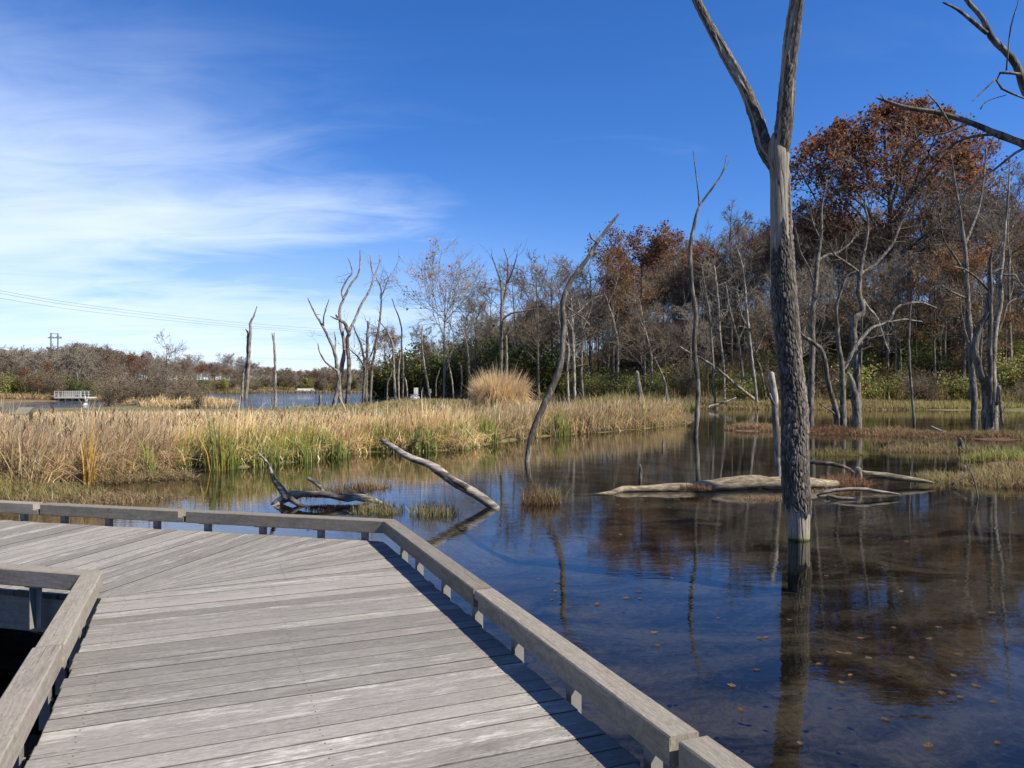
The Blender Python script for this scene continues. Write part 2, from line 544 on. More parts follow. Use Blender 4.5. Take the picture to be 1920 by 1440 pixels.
ax = np.concatenate([-np.geomspace(900, 60, 34), np.linspace(-58, -16, 50), np.linspace(-15.6, 24, 120), np.linspace(24.6, 60, 44), np.geomspace(63, 900, 30)])
ay = np.concatenate([-np.geomspace(400, 12, 12), np.linspace(-10, 9, 20), np.linspace(9.3, 50, 140), np.linspace(50.6, 130, 100), np.linspace(131.5, 230, 45), np.geomspace(236, 2500, 26)])
GX, GY = np.meshgrid(ax, ay, indexing='xy')
GH = ground_h(GX.ravel(), GY.ravel())
nx, ny = len(ax), len(ay)
ii, jj = np.meshgrid(np.arange(nx - 1), np.arange(ny - 1), indexing='xy')
gq = np.stack([jj * nx + ii, jj * nx + ii + 1, (jj + 1) * nx + ii + 1, (jj + 1) * nx + ii], -1).reshape(-1, 4)
fx, fy = GX.ravel(), GY.ravel()
dhill = sdist(fx, fy, HILL)
gn = fbm(fx * .35, fy * .35, 0, 12, 4)
gc = np.tile(np.array([[0.13, 0.115, 0.055]]), (len(fx), 1))
gc = gc + 0.03 * gn[:, None]
lit = sstep(1.0, 5, dhill + 2 * gn)[:, None]
gc = gc * (1 - lit) + np.array([[0.10, 0.068, 0.04]]) * lit * (1 + .35 * gn[:, None])
green = (sstep(-2.5, 0, dhill) * (1 - sstep(0.5, 3, dhill)) * sstep(.0, .4, gn))[:, None]
gc = gc * (1 - green) + np.array([[0.09, 0.10, 0.03]]) * green
farl = ((fx < -40) & (fy > 70))[:, None]
gc = np.where(farl & (GH[:, None] > 0), np.array([[0.15, 0.11, 0.06]]) * (1 + .4 * gn[:, None]), gc)
marsh = ((fx > 8) & (fy < 62) & (GH > -.02))[:, None]
gc = np.where(marsh, np.array([[0.095, 0.062, 0.04]]) * (1 + .5 * gn[:, None]), gc)
m, g = newmat('ground_soil')
geo = g.n('ShaderNodeNewGeometry')
att = g.n('ShaderNodeAttribute', attribute_name='Col')
pos = geo.outputs['Position']
sp = g.n('ShaderNodeSeparateXYZ', i={0: pos})
nf = g.noise(pos, 2.2, 6, 0.65, 0.4)
land = g.mix(1.0, att.outputs['Color'], g.ramp(nf, [(0.3, 0.5), (0.7, 1.5)]), 'MULTIPLY')
# drowned weed and muck on the pond floor
wv = g.n('ShaderNodeMapping', i={'Vector': pos, 'Rotation': (0, 0, R(-28)), 'Scale': (0.55, 1.0, 1.0)}).outputs[0]
w1 = g.noise(wv, 0.62, 5, 0.62, 1.2)
w2 = g.noise(pos, 6.0, 6, 0.7, 1.6)
weed = g.ramp(g.math('ADD', g.math('MULTIPLY', w1, 0.74), g.math('MULTIPLY', w2, 0.26)), [(0.44, 0.0), (0.58, 1.0)])
muck = g.mix(weed, (0.03, 0.025, 0.017, 1), g.mix(w2, (0.085, 0.078, 0.062, 1), (0.34, 0.31, 0.25, 1)))
under = g.math('SUBTRACT', 1.0, g.smooth(sp.outputs[2], -0.10, -0.02))
finish(g, g.mix(under, land, muck), 0.95, nf, 0.8, 0.06, 0.1)
M['ground'] = m
gb = MB().add(np.stack([fx, fy, GH], -1), gq, c=np.clip(gc, 0.005, 1))
tag(gb.build('ground', M['ground'], smooth=True), 'brown marshy ground of pond floor, banks and wooded hillside', None, kind='structure')


def mat_water(name, tint, bumps, refl=1.0):
    m, g = newmat(name)
    geo = g.n('ShaderNodeNewGeometry')
    pos = geo.outputs['Position']
    h = None
    for (sx, sy, amp, det) in bumps:
        k = g.math('MULTIPLY', g.noise(g.scale(pos, (sx, sy, 1)), 1.0, det, 0.55, 0.3), amp)
        h = k if h is None else g.math('ADD', h, k)
    # breeze comes and goes over the surface
    gust = g.ramp(g.noise(g.scale(pos, (0.10, 0.22, 1)), 1.0, 3, 0.6, 0.6), [(0.35, 0.25), (0.65, 1.0)])
    h = g.math('MULTIPLY', h, gust)
    b = g.n('ShaderNodeBump', i={'Height': h, 'Strength': 1.0, 'Distance': 1.0})
    # Schlick's Fresnel, the same from above and below (the sheet stands for a flat refracting surface)
    dt = g.n('ShaderNodeVectorMath', operation='DOT_PRODUCT', i={0: geo.outputs['Incoming'], 1: b.outputs[0]})
    one = g.math('SUBTRACT', 1.0, g.math('ABSOLUTE', dt.outputs['Value']), clamp=True)
    fr = g.math('MULTIPLY_ADD', g.math('POWER', one, 5.0), 0.98, 0.02)
    gl = g.n('ShaderNodeBsdfGlossy', i={'Color': (1, 1, 1, 1), 'Roughness': 0.015, 'Normal': b.outputs[0]})
    tr = g.n('ShaderNodeBsdfTransparent', i={'Color': tint + (1,)})
    mx = g.n('ShaderNodeMixShader', i={0: fr, 1: tr.outputs[0], 2: gl.outputs[0]})
    g.n('ShaderNodeOutputMaterial', i={'Surface': mx.outputs[0]})
    return m


M['pond'] = mat_water('pond_water', (0.37, 0.355, 0.32), [(2.2, 5.0, 0.0030, 2), (9, 20, 0.0007, 2)])
M['lake'] = mat_water('lake_water', (0.35, 0.40, 0.42), [(1.2, 2.6, 0.14, 3), (4, 8, 0.03, 3)])
pb = MB()
pb.add([(-900, -400, 0), (900, -400, 0), (900, 50, 0), (6, 50, 0), (-900, 50, 0)], [(0, 1, 2, 3)], [(0, 3, 4)])
pb.add([(6, 50, 0), (900, 50, 0), (900, 76, 0), (8, 76, 0)], [(0, 1, 2, 3)])
tag(pb.build('pond_water', M['pond']), 'calm dark pond reflecting sky and trees', None, kind='structure')
lb = MB().add([(-900, 50, 0), (6, 50, 0), (8, 76, 0), (8, 1200, 0), (-900, 1200, 0)], [(0, 1, 2, 3)], [(0, 3, 4)])
tag(lb.build('lake_water', M['lake']), 'rippled blue lake beyond the cattails', None, kind='structure')

# ------------------------------------------------------------------ boardwalk
HD = CAMZ - DECK
def D2(px, py, h=0.0):
    p = W(px, py, DECK + h)
    return p[:2]


Pc = np.array([-3.03, 5.73])                         # inner corner of the deck
Qc = np.array([-1.31, 7.74])                         # outer corner of the deck
uA = np.array([-.376, .927]); uA /= np.linalg.norm(uA)      # near arm, away from the viewer
vA = np.array([uA[1], -uA[0]])
uB = np.array([-.967, .254]); uB /= np.linalg.norm(uB)      # far arm, to the left
wB = np.array([-uB[1], uB[0]]) * -1.0
if wB[1] < 0:
    wB = -wB
WA = float((Qc - Pc) @ vA)
WB = float((Qc - Pc) @ wB)
walk = thing('boardwalk', 'weathered grey timber boardwalk with low kerb rails turning left over the pond', 'boardwalk', (0, 0, DECK))


def world_prism(name, poly, z0, z1, xdir, mat, parent, bev=0.0):
    """convex plan polygon extruded, with the object's local x along xdir (for the grain)"""
    poly = np.asarray(poly, float)
    c = poly.mean(axis=0)
    a = math.atan2(xdir[1], xdir[0])
    ca, sa = math.cos(-a), math.sin(-a)
    loc = [(ca * (p[0] - c[0]) - sa * (p[1] - c[1]), sa * (p[0] - c[0]) + ca * (p[1] - c[1])) for p in poly]
    if bev:
        n = len(loc)
        lo = np.asarray(loc)
        ins = lo * (1 - .0045 / (np.abs(lo).max(axis=0) + 1e-6))
        b = MB()
        v = [(p[0], p[1], z0) for p in lo] + [(p[0], p[1], z1 - bev) for p in lo] + [(p[0], p[1], z1) for p in ins]
        q = [(k, (k + 1) % n, n + (k + 1) % n, n + k) for k in range(n)] + [(n + k, n + (k + 1) % n, 2 * n + (k + 1) % n, 2 * n + k) for k in range(n)]
        t = [(2 * n, 2 * n + k, 2 * n + k + 1) for k in range(1, n - 1)] + [(0, k + 1, k) for k in range(1, n - 1)]
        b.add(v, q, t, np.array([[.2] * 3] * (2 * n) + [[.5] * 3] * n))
    else:
        b = MB().prism(loc, z0, z1)
    return b.build(name, mat, parent, loc=(c[0], c[1], 0), rotz=a)


scr = MB()
def screws(a, b, n_rows):
    for t in n_rows:
        for s in (-1, 1):
            p = a * (1 - t) + b * t
            yield p


def add_screw(p, z):
    r = 0.0045
    ang = np.arange(6) / 6 * 2 * np.pi
    v = np.stack([p[0] + r * np.cos(ang), p[1] + r * np.sin(ang), np.full(6, z + .0012)], -1)
    scr.add(v, [(0, 1, 2, 3), (0, 3, 4, 5)])


PITCH, GAP = 0.140, 0.005
TH = 0.04
prs = np.random.default_rng(5)
k = 0
s = 0.0
while s > -9.0:                                       # near arm
    s0, s1 = s - PITCH + GAP, s
    d0, d1 = prs.uniform(-.012, .012), prs.uniform(-.012, .012)
    poly = [Pc + uA * s0 - vA * (.02 + d0), Pc + uA * s0 + vA * (WA + .02 + d1), Pc + uA * s1 + vA * (WA + .02 + d1), Pc + uA * s1 - vA * (.02 + d0)]
    dz = prs.uniform(-.0025, .0025)
    world_prism('plank', poly, -TH + dz, dz, vA, M['plank'], walk, 0.0015)
    for f in (.06, .5, .94):
        for e in (.25, .75):
            add_screw(Pc + vA * (WA * f + prs.uniform(-.01, .01)) + uA * (s0 + (s1 - s0) * e), dz)
    s -= PITCH
angA, angB = math.atan2(vA[1], vA[0]), math.atan2(wB[1], wB[0])
NW = 17
def ray_to(ang):
    """from the inner corner out to the outer edges of the two arms"""
    d = np.array([math.cos(ang), math.sin(ang)])
    ta = (WA + .02) / max(1e-6, d @ vA)
    tb = (WB + .02) / max(1e-6, d @ wB)
    return d, min(ta, tb)


angQ = math.atan2(*(Qc - Pc)[::-1])
edges = list(np.linspace(angA, angB, NW + 1))
for k in range(NW):                                   # tapered planks fan round the turn
    a0, a1 = edges[k], edges[k + 1]
    g0 = 0.0011
    d0, t0 = ray_to(a0 + g0)
    d1, t1 = ray_to(a1 - g0)
    poly = [Pc + d0 * .02, Pc + d0 * t0]
    if a0 < angQ < a1:
        poly.append(Qc + .02 * (vA + wB) / np.linalg.norm(vA + wB))
    poly += [Pc + d1 * t1, Pc + d1 * .02]
    am = .5 * (a0 + a1)
    dz = prs.uniform(-.0025, .0025)
    world_prism('plank', poly, -TH + dz, dz, np.array([math.cos(am), math.sin(am)]), M['plank'], walk, 0.0015)
    for f in (.55, .95):
        dm, tm = ray_to(am)
        for e in (.3, .7):
            de, te = ray_to(a0 + (a1 - a0) * e)
            add_screw(Pc + de * te * f, dz)
s = 0.0
while s < 9.5:                                        # far arm
    s0, s1 = s + .002, s + PITCH - GAP
    d0, d1 = prs.uniform(-.012, .012), prs.uniform(-.012, .012)
    poly = [Pc + uB * s0 - wB * (.02 + d0), Pc + uB * s0 + wB * (WB + .02 + d1), Pc + uB * s1 + wB * (WB + .02 + d1), Pc + uB * s1 - wB * (.02 + d0)]
    dz = prs.uniform(-.0025, .0025)
    world_prism('plank', poly, -TH + dz, dz, wB, M['plank'], walk, 0.0015)
    s += PITCH
tag(scr.build('screw_heads', M['screw'], walk), kind='stuff')

# rails: timbers on steel brackets outside each deck edge
RZ0, RZ1, RW = 0.082, 0.207, 0.14


def isect(p, d, q, e):
    A = np.array([[d[0], -e[0]], [d[1], -e[1]]])
    t = np.linalg.solve(A, q - p)
    return p + d * t[0]


def rail_piece(p0, p1, out, mitre0=None, mitre1=None, lap0=False, lap1=True, bow=0.0):
    """a timber from p0 to p1 along its inner face; out = outward unit normal. mitre: outer end point. lap: lower half stops short"""
    d = (p1 - p0) / np.linalg.norm(p1 - p0)
    o0 = mitre0 if mitre0 is not None else p0 + out * RW
    o1 = mitre1 if mitre1 is not None else p1 + out * RW
    zm = RZ0 + .062
    c = .25 * (p0 + p1 + o0 + o1)
    a = math.atan2(d[1], d[0])
    ca, sa = math.cos(-a), math.sin(-a)
    L = lambda p: np.array([ca * (p[0] - c[0]) - sa * (p[1] - c[1]), sa * (p[0] - c[0]) + ca * (p[1] - c[1])])
    b = MB()
    # eased edges: a cross-section of 8 points swept between the two ends
    e = .007
    def ring(pi, po, zlo, zhi):
        pi, po = L(pi), L(po)
        w = (po - pi) / (np.linalg.norm(po - pi) + 1e-9)
        pts = [(pi, zlo + e), (pi + w * e, zlo), (po - w * e, zlo), (po, zlo + e), (po, zhi - e), (po - w * e, zhi), (pi + w * e, zhi), (pi, zhi - e)]
        return [(p[0], p[1], z) for p, z in pts]
    def sweep(q0, r0, q1, r1, zlo, zhi):
        A, B = ring(q0, r0, zlo, zhi), ring(q1, r1, zlo, zhi)
        q = [(k, (k + 1) % 8, 8 + (k + 1) % 8, 8 + k) for k in range(8)]
        t = [(0, k + 1, k) for k in range(1, 7)] + [(8, 8 + k, 8 + k + 1) for k in range(1, 7)]
        b.add(A + B, q, t)
    i0, j0 = (p0 + d * .07, o0 + d * .07) if lap0 else (p0, o0)
    i1, j1 = (p1 - d * .07, o1 - d * .07) if lap1 else (p1, o1)
    sweep(i0, j0, i1, j1, RZ0, RZ1)
    if lap1:
        sweep(i1 - d * .004, j1 - d * .004, p1, o1, zm, RZ1 - .0015)
    if lap0:
        sweep(p0, o0, i0 + d * .004, j0 + d * .004, RZ0 + .0015, zm - .004)
    return b.build('rail_beam', M['beam'], walk, loc=(c[0], c[1], 0), rotz=a)


def bracket(p, d, out):
    """steel upright and top plate under the rail; d along the rail"""
    a = math.atan2(d[1], d[0])
    c = p + out * .066
    up = MB()
    up.box((-.030, -.004, -.24), (.030, .004, RZ0 - .0095))
    up.box((.022, .0045, -.24), (.030, .055, RZ0 - .0095))
    o = up.build('bracket', M['steel'], walk, loc=(c[0], c[1], 0), rotz=a)
    MB().box((-.065, -.045, RZ0 - .009), (.065, .06, RZ0 - .001)).build('top_plate', M['steel'], o)
    for zb in (-.08, -.18):
        ang = np.arange(6) / 6 * 2 * np.pi
        bb = MB().tube([(0, -.016, zb), (0, -.0045, zb)], [.011, .011], 6)
        bb.build('bolt', M['steel'], o)
    return o


off = .016
# outer rail: near arm then far arm, mitred at the corner
inA0, dA = Qc + vA * off, uA
inB0, dB = Qc + wB * off, uB
ci = isect(inA0, dA, inB0, dB)
co = isect(inA0 + vA * RW, dA, inB0 + wB * RW, dB)
pj = D2(875, 1106, RZ1)                                # where the first joint shows
t_j = float((pj - ci) @ -uA)
pe = D2(1220, 1389, RZ1)
t_e = float((pe - ci) @ -uA)
rail_piece(ci - uA * t_j, ci, vA, None, co, lap0=False, lap1=False)
rail_piece(ci - uA * t_e, ci - uA * (t_j + .022), vA, None, None, lap0=False, lap1=True)
rail_piece(ci - uA * (t_e + 2.6) + vA * .035, ci - uA * (t_e + .045) + vA * .012, vA, None, None, lap0=False, lap1=False)
rail_piece(ci - uA * (t_e + 5.2) + vA * .035, ci - uA * (t_e + 2.65) + vA * .035, vA, None, None, lap0=False, lap1=False)
tb1 = float((D2(327, 964, RZ1) - ci) @ uB)
tb2 = float((D2(60, 948, RZ1) - ci) @ uB)
rail_piece(ci, ci + uB * tb1, wB, co, None, lap0=False, lap1=False)
rail_piece(ci + uB * (tb1 + .03), ci + uB * tb2, wB, None, None, lap0=True, lap1=False)
rail_piece(ci + uB * (tb2 + .03), ci + uB * (tb2 + 2.6), wB, None, None, lap0=True, lap1=False)
rail_piece(ci + uB * (tb2 + 2.63), ci + uB * (tb2 + 5.0), wB, None, None, lap0=False, lap1=False)
for px, py in ((744, 1034), (768, 1058), (810, 1100), (863, 1150), (932, 1213), (1030, 1302), (1172, 1428)):
    t = float((D2(px, py) - ci) @ -uA)
    bracket(ci - uA * t, -uA, vA)
for e in (.55, 1.2, 1.9, 2.5, 3.2, 4.0):
    bracket(ci - uA * (t_e + e) + vA * .03, -uA, vA)
for px in (677, 594, 484, 380, 284, 193, 109, 33, -60, -170):
    # walk along the rail to the column px
    kx = (px - 960) / F
    t = (kx * ci[1] - ci[0]) / (uB[0] - kx * uB[1])
    bracket(ci + uB * t, -uB, wB)
# inner rail
inA1, inB1 = Pc - vA * off, Pc - wB * off
ci2 = isect(inA1, uA, inB1, uB)
co2 = isect(inA1 - vA * RW, uA, inB1 - wB * RW, uB)
tl = float((D2(110, 1208, RZ1) - ci2) @ -uA)
rail_piece(ci2 - uA * tl, ci2, -vA, None, co2, lap0=False, lap1=False)
rail_piece(ci2 - uA * (tl + 2.6) - vA * .012, ci2 - uA * (tl + .012) - vA * .012, -vA, None, None, lap0=False, lap1=False)
rail_piece(ci2 - uA * (tl + 5.2) - vA * .012, ci2 - uA * (tl + 2.63) - vA * .012, -vA, None, None, lap0=False, lap1=False)
rail_piece(ci2, ci2 + uB * 2.4, -wB, co2, None, lap0=False, lap1=False)
rail_piece(ci2 + uB * 2.43, ci2 + uB * 4.9, -wB, None, None, lap0=False, lap1=False)
for t in (.42, .62, 1.25, 1.75, 2.45, 3.1, 3.8, 4.5):
    bracket(ci2 - uA * t, uA, -vA)
for t in (.52, 1.3, 2.1, 2.9, 3.7):
    bracket(ci2 + uB * t, uB, -wB)
# rim joists and piles
def joist(p0, p1, out, th=.045, z0=-.30, z1=-.043):
    world_prism('rim_joist', [p0, p1, p1 + out * th, p0 + out * th], z0, z1, p1 - p0, M['joist'], walk)


joist(Qc - uA * 10 - vA * .035, Qc - vA * .035, vA)
joist(Qc + uB * .04 - wB * .035, Qc + uB * 9.6 - wB * .035, wB)
joist(Pc - uA * 9 + vA * .035, Pc + vA * .035 - uA * .05, -vA)
joist(Pc + wB * .035, Pc + uB * 9.6 + wB * .035, -wB)
for k in range(1, 5):
    p = Pc + wB * (WB * k / 5)
    joist(p + uB * .1, p + uB * 9.5, wB, z0=-.28)
    p = Pc + vA * (WA * k / 5)
    joist(p - uA * 9.0, p - uA * .1, vA, z0=-.28)
for p in (Pc + wB * .35 + uB * .5, Pc + wB * (WB - .3) + uB * .5, Pc + wB * .35 + uB * 3.3, Pc + wB * (WB - .3) + uB * 3.3, Pc + vA * .35 - uA * 2.4, Pc + vA * (WA - .35) - uA * 2.4,
          Qc - (vA + wB) * .25, Pc + vA * .35 - uA * 5.4, Pc + vA * (WA - .35) - uA * 5.4):
    MB().tube([(p[0], p[1], -1.9), (p[0], p[1], -.302)], [.13, .125], 12).build('pile', M['joist'], walk, smooth=True)
# ------------------------------------------------------------------ traced dead wood
def traced(name, label, cat, Y, stems, mat='dead', group=None, S=9, seed=0, twigs=0, rough=.10, base_z=-.25, names=None):
    """stems: list of dicts p=[(px,py,width_px)...], dy = how far the end leans away (m), y0 = offset of the start"""
    r = np.random.default_rng(seed + 100)
    p0 = stems[0]['p'][0]
    b0 = at(p0[0], p0[1], Y)
    root = thing(name, label, cat, (b0[0], b0[1], 0), group=group)
    org = np.array([b0[0], b0[1], 0])
    ends = []
    for k, st in enumerate(stems):
        pp = st['p']
        n0 = len(pp)
        ts = np.linspace(0, 1, n0)
        y0, dy = st.get('y0', 0.0), st.get('dy', 0.0)
        raw = []
        for (px, py, w), t in zip(pp, ts):
            yy = Y + y0 + (dy - y0) * t + (0 if k == 0 else 0)
            q = at(px, py, yy)
            raw.append(list(q - org) + [w * .5 / F * yy])
        if st.get('root', k == 0 or st.get('sink', False)):
            q = list(raw[0])
            q[2] = base_z
            raw.insert(0, q)
        raw = np.array(raw)
        L = np.linalg.norm(np.diff(raw[:, :3], axis=0), axis=1).sum()
        n = int(np.clip(L / .16, 8, 70))
        sp_ = spline(raw, n)
        P, rad = sp_[:, :3], np.maximum(sp_[:, 3], .004)
        jit = np.stack([vnoise(np.arange(n) * .33, k * 7.3 + a * 3.1, seed, 5) for a in range(3)], -1)
        P = P + jit * rad[:, None] * .35 * np.linspace(.2, 1, n)[:, None]
        rad = rad * (1 + rough * vnoise(np.arange(n) * .45, k + .5, seed, 9))
        P = np.vstack([P, P[-1] + (P[-1] - P[-2]) * .25])
        rad = np.r_[rad, rad[-1] * .35]
        Sx = S if rad.max() > .03 else 6
        b = MB().tube(P, rad, Sx)
        lum = vnoise(b.v[0][:, 0] * 7, b.v[0][:, 1] * 7, b.v[0][:, 2] * 3.5 + k * 9, seed + 2)
        ctr = np.repeat(P, Sx, axis=0)
        b.v[0] = ctr + (b.v[0] - ctr) * (1 + rough * 1.6 * lum)[:, None]
        nm = (names[k] if names else None) or ('trunk' if k == 0 else 'branch')
        b.build(nm, M[st.get('mat', mat)], root, smooth=True)
        ends.append((P, rad))
    if twigs:
        tb = MB()
        for _ in range(twigs):
            P, rad = ends[r.integers(len(ends))]
            i = r.integers(int(len(P) * .35), len(P) - 1)
            d = P[min(i + 1, len(P) - 1)] - P[i - 1]
            d /= np.linalg.norm(d) + 1e-9
            d = d * .5 + r.normal(size=3) * .6
            d[2] = abs(d[2]) * .7 + .1
            d /= np.linalg.norm(d)
            L = r.uniform(.25, 1.0) * (min(Y, 70) / 40) * 1.5
            q = [P[i]]
            for _k in range(4):
                d = d + r.normal(size=3) * .22
                d /= np.linalg.norm(d)
                q.append(q[-1] + d * L / 4)
            tb.tube(np.array(q), np.linspace(np.clip(rad[i] * .3, .006, .02 * Y / 40), .0035 * Y / 30, 5), 4, cap=False)
            for _j in range(3):
                u0 = q[r.integers(1, 5)]; dd = d + r.normal(size=3) * .7; dd /= np.linalg.norm(dd)
                tb.tube(np.array([u0, u0 + dd * L * .25, u0 + dd * L * .45 + [0, 0, .06 * L]]), np.array([.006, .005, .0035]) * Y / 35, 3, cap=False)
        tag(tb.build('twig', M[mat], root, smooth=True), kind='stuff')
    return root


def yw(py):
    return F * CAMZ / (py - HZ)


# big forked trunk standing in the pond ------------------------------------------------
YT = yw(1011)
def big_trunk():
    b0 = at(1498, 1011, YT)
    org = np.array([b0[0], b0[1], 0.0])
    root = thing('forked_dead_tree', 'tall forked dead trunk with furrowed bark rising from the near pond', 'dead tree', org)

    def skin(pp, n, S, barkfn, ridge, y0=0.0, dy=0.0, sink=False, seed=0, name='trunk'):
        raw = []
        for k, (px, py, w) in enumerate(pp):
            t = k / (len(pp) - 1)
            Y = YT + y0 + (dy - y0) * t
            raw.append(list(at(px, py, Y) - org) + [w * .5 / F * Y])
        if sink:
            q = list(raw[0]); q[2] = -.75; q[3] *= 1.05
            raw.insert(0, q)
        raw = np.array(raw)
        sp_ = spline(raw, n)
        P, rad = sp_[:, :3], sp_[:, 3]
        T = np.gradient(P, axis=0); T /= np.linalg.norm(T, axis=1, keepdims=True)
        n1 = np.cross(T, [0, 1.0, 0]); n1 /= np.linalg.norm(n1, axis=1, keepdims=True)
        n2 = np.cross(T, n1)
        th = np.arange(S) / S * 2 * np.pi
        A, Zk = np.meshgrid(th, np.arange(n), indexing='xy')
        s = np.r_[0, np.cumsum(np.linalg.norm(np.diff(P, axis=0), axis=1))][Zk]
        ca, sa = np.cos(A) * .17, np.sin(A) * .17
        # bark plates: long ridges, parted by forked furrows
        wx = .35 * vnoise(ca * 9, sa * 9, s * 3.2, seed + 3)
        f1 = np.abs(vnoise(ca * 38 + wx, sa * 38 + wx, s * 4.6, seed + 1))
        f2 = np.abs(vnoise(ca * 75 + wx, sa * 75, s * 11, seed + 2))
        # plates from a stretched cell pattern wrapped round the stem
        NC = max(8, int(2 * np.pi * rad.mean() / .034))
        u_ = A / (2 * np.pi) * NC + 1.1 * vnoise(ca * 9, sa * 9, s * 3.4, seed + 31) + .5 * vnoise(ca * 30, sa * 30, s * 9, seed + 33)
        w_ = s / .125 + .9 * vnoise(ca * 16, sa * 16, s * 4.0, seed + 32)
        iu, iw = np.floor(u_).astype(np.int64), np.floor(w_).astype(np.int64)
        F1 = np.full(u_.shape, 9.0); F2 = np.full(u_.shape, 9.0); ID = np.zeros(u_.shape)
        for du in (-1, 0, 1):
            for dw in (-1, 0, 1):
                cu, cw_ = iu + du, iw + dw
                h1, h2 = _hash(cu % NC, cw_, 1, seed + 40), _hash(cu % NC, cw_, 2, seed + 40)
                dd = np.hypot(u_ - (cu + h1), (w_ - (cw_ + h2)) * .8)
                near = dd < F1
                F2 = np.where(near, F1, np.minimum(F2, dd))
                ID = np.where(near, h1, ID)
                F1 = np.where(near, dd, F1)
        plate = sstep(.0, .30, F2 - F1) * .72 + sstep(0, .28, f1) * .28
        fur = plate * (.45 + .5 * ID) * (.75 + .35 * sstep(0, .3, f2))
        bark = barkfn(P[Zk, 2], A, s, ca, sa)
        lump = vnoise(ca * 5, sa * 5, s * 1.1, seed + 7)
        grain = vnoise(ca * 60, sa * 60, s * 2.0, seed + 9)
        check = sstep(.10, .0, np.abs(vnoise(ca * 30, sa * 30, s * .9, seed + 11)))
        rr = rad[Zk] * (1 + .045 * lump) * (1 - .10 * bark * 0) + bark * (ridge * (fur - .45)) + (1 - bark) * (-.016 - .008 * check + .002 * grain)
        V = P[Zk] + rr[..., None] * (np.cos(A)[..., None] * n1[Zk] + np.sin(A)[..., None] * n2[Zk])
        big = vnoise(ca * 7, sa * 7, s * 1.7, seed + 21)
        cb = np.array([.022, .018, .015]) + fur[..., None] ** 1.4 * np.array([.21, .182, .15]) * (1 + .4 * big[..., None])
        cw = np.array([.27, .235, .185]) * (1 + .18 * grain[..., None] + .22 * big[..., None]) * (1 - .65 * check[..., None])
        C = cb * bark[..., None] + cw * (1 - bark[..., None])
        zz = V[..., 2]
        wet = sstep(.045, .015, zz + .02 * big)[..., None]
        C = C * (1 - wet) + np.array([.055, .065, .025]) * wet
        moss = (sstep(.03, .05, zz) * sstep(.10, .06, zz + .03 * grain))[..., None]
        C = C * (1 - .75 * moss) + np.array([.20, .22, .07]) * .75 * moss
        k_, s_ = np.meshgrid(np.arange(n - 1), np.arange(S), indexing='ij')
        s2 = (s_ + 1) % S
        q = np.stack([k_ * S + s_, k_ * S + s2, (k_ + 1) * S + s2, (k_ + 1) * S + s_], -1).reshape(-1, 4)
        MB().add(V.reshape(-1, 3), q, c=np.clip(C, .01, .8).reshape(-1, 3)).build(name, M['big'], root, smooth=True)

    zt = lambda py: CAMZ - (py - HZ) / F * YT
    def bark_low(z, A, s, ca, sa):
        n = .55 * vnoise(ca * 12, sa * 12, s * .9, 44)
        top = zt(455) + n * 1.3 + .55 * np.cos(A - 2.6)       # bark climbs higher on one side
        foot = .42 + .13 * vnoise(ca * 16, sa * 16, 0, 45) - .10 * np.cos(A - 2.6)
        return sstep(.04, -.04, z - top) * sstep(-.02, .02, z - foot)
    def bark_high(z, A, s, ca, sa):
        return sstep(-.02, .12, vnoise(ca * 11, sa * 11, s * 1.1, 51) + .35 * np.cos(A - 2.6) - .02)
    tr = [(1498, 1011, 42), (1497, 970, 45), (1495, 945, 49), (1490, 870, 49), (1490, 795, 48), (1488, 740, 45), (1482, 690, 44), (1473, 599, 46), (1466, 505, 45), (1464, 440, 41), (1462, 380, 38), (1461, 330, 37), (1459, 295, 44), (1459, 272, 40), (1460, 250, 26)]
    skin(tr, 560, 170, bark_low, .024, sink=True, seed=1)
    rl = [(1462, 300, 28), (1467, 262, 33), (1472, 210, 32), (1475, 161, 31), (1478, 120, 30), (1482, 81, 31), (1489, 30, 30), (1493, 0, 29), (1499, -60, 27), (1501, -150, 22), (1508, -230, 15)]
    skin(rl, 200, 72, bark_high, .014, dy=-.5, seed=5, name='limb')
    ll = [(1456, 318, 24), (1445, 296, 30), (1432, 272, 29), (1419, 226, 26), (1403, 184, 24), (1384, 145, 22), (1358, 100, 21), (1329, 48, 18), (1306, 0, 17), (1285, -55, 14), (1255, -120, 11)]
    skin(ll, 200, 60, bark_high, .012, dy=.6, seed=8, name='limb')
    # curl of loose bark at the water line
    return root


big_trunk()

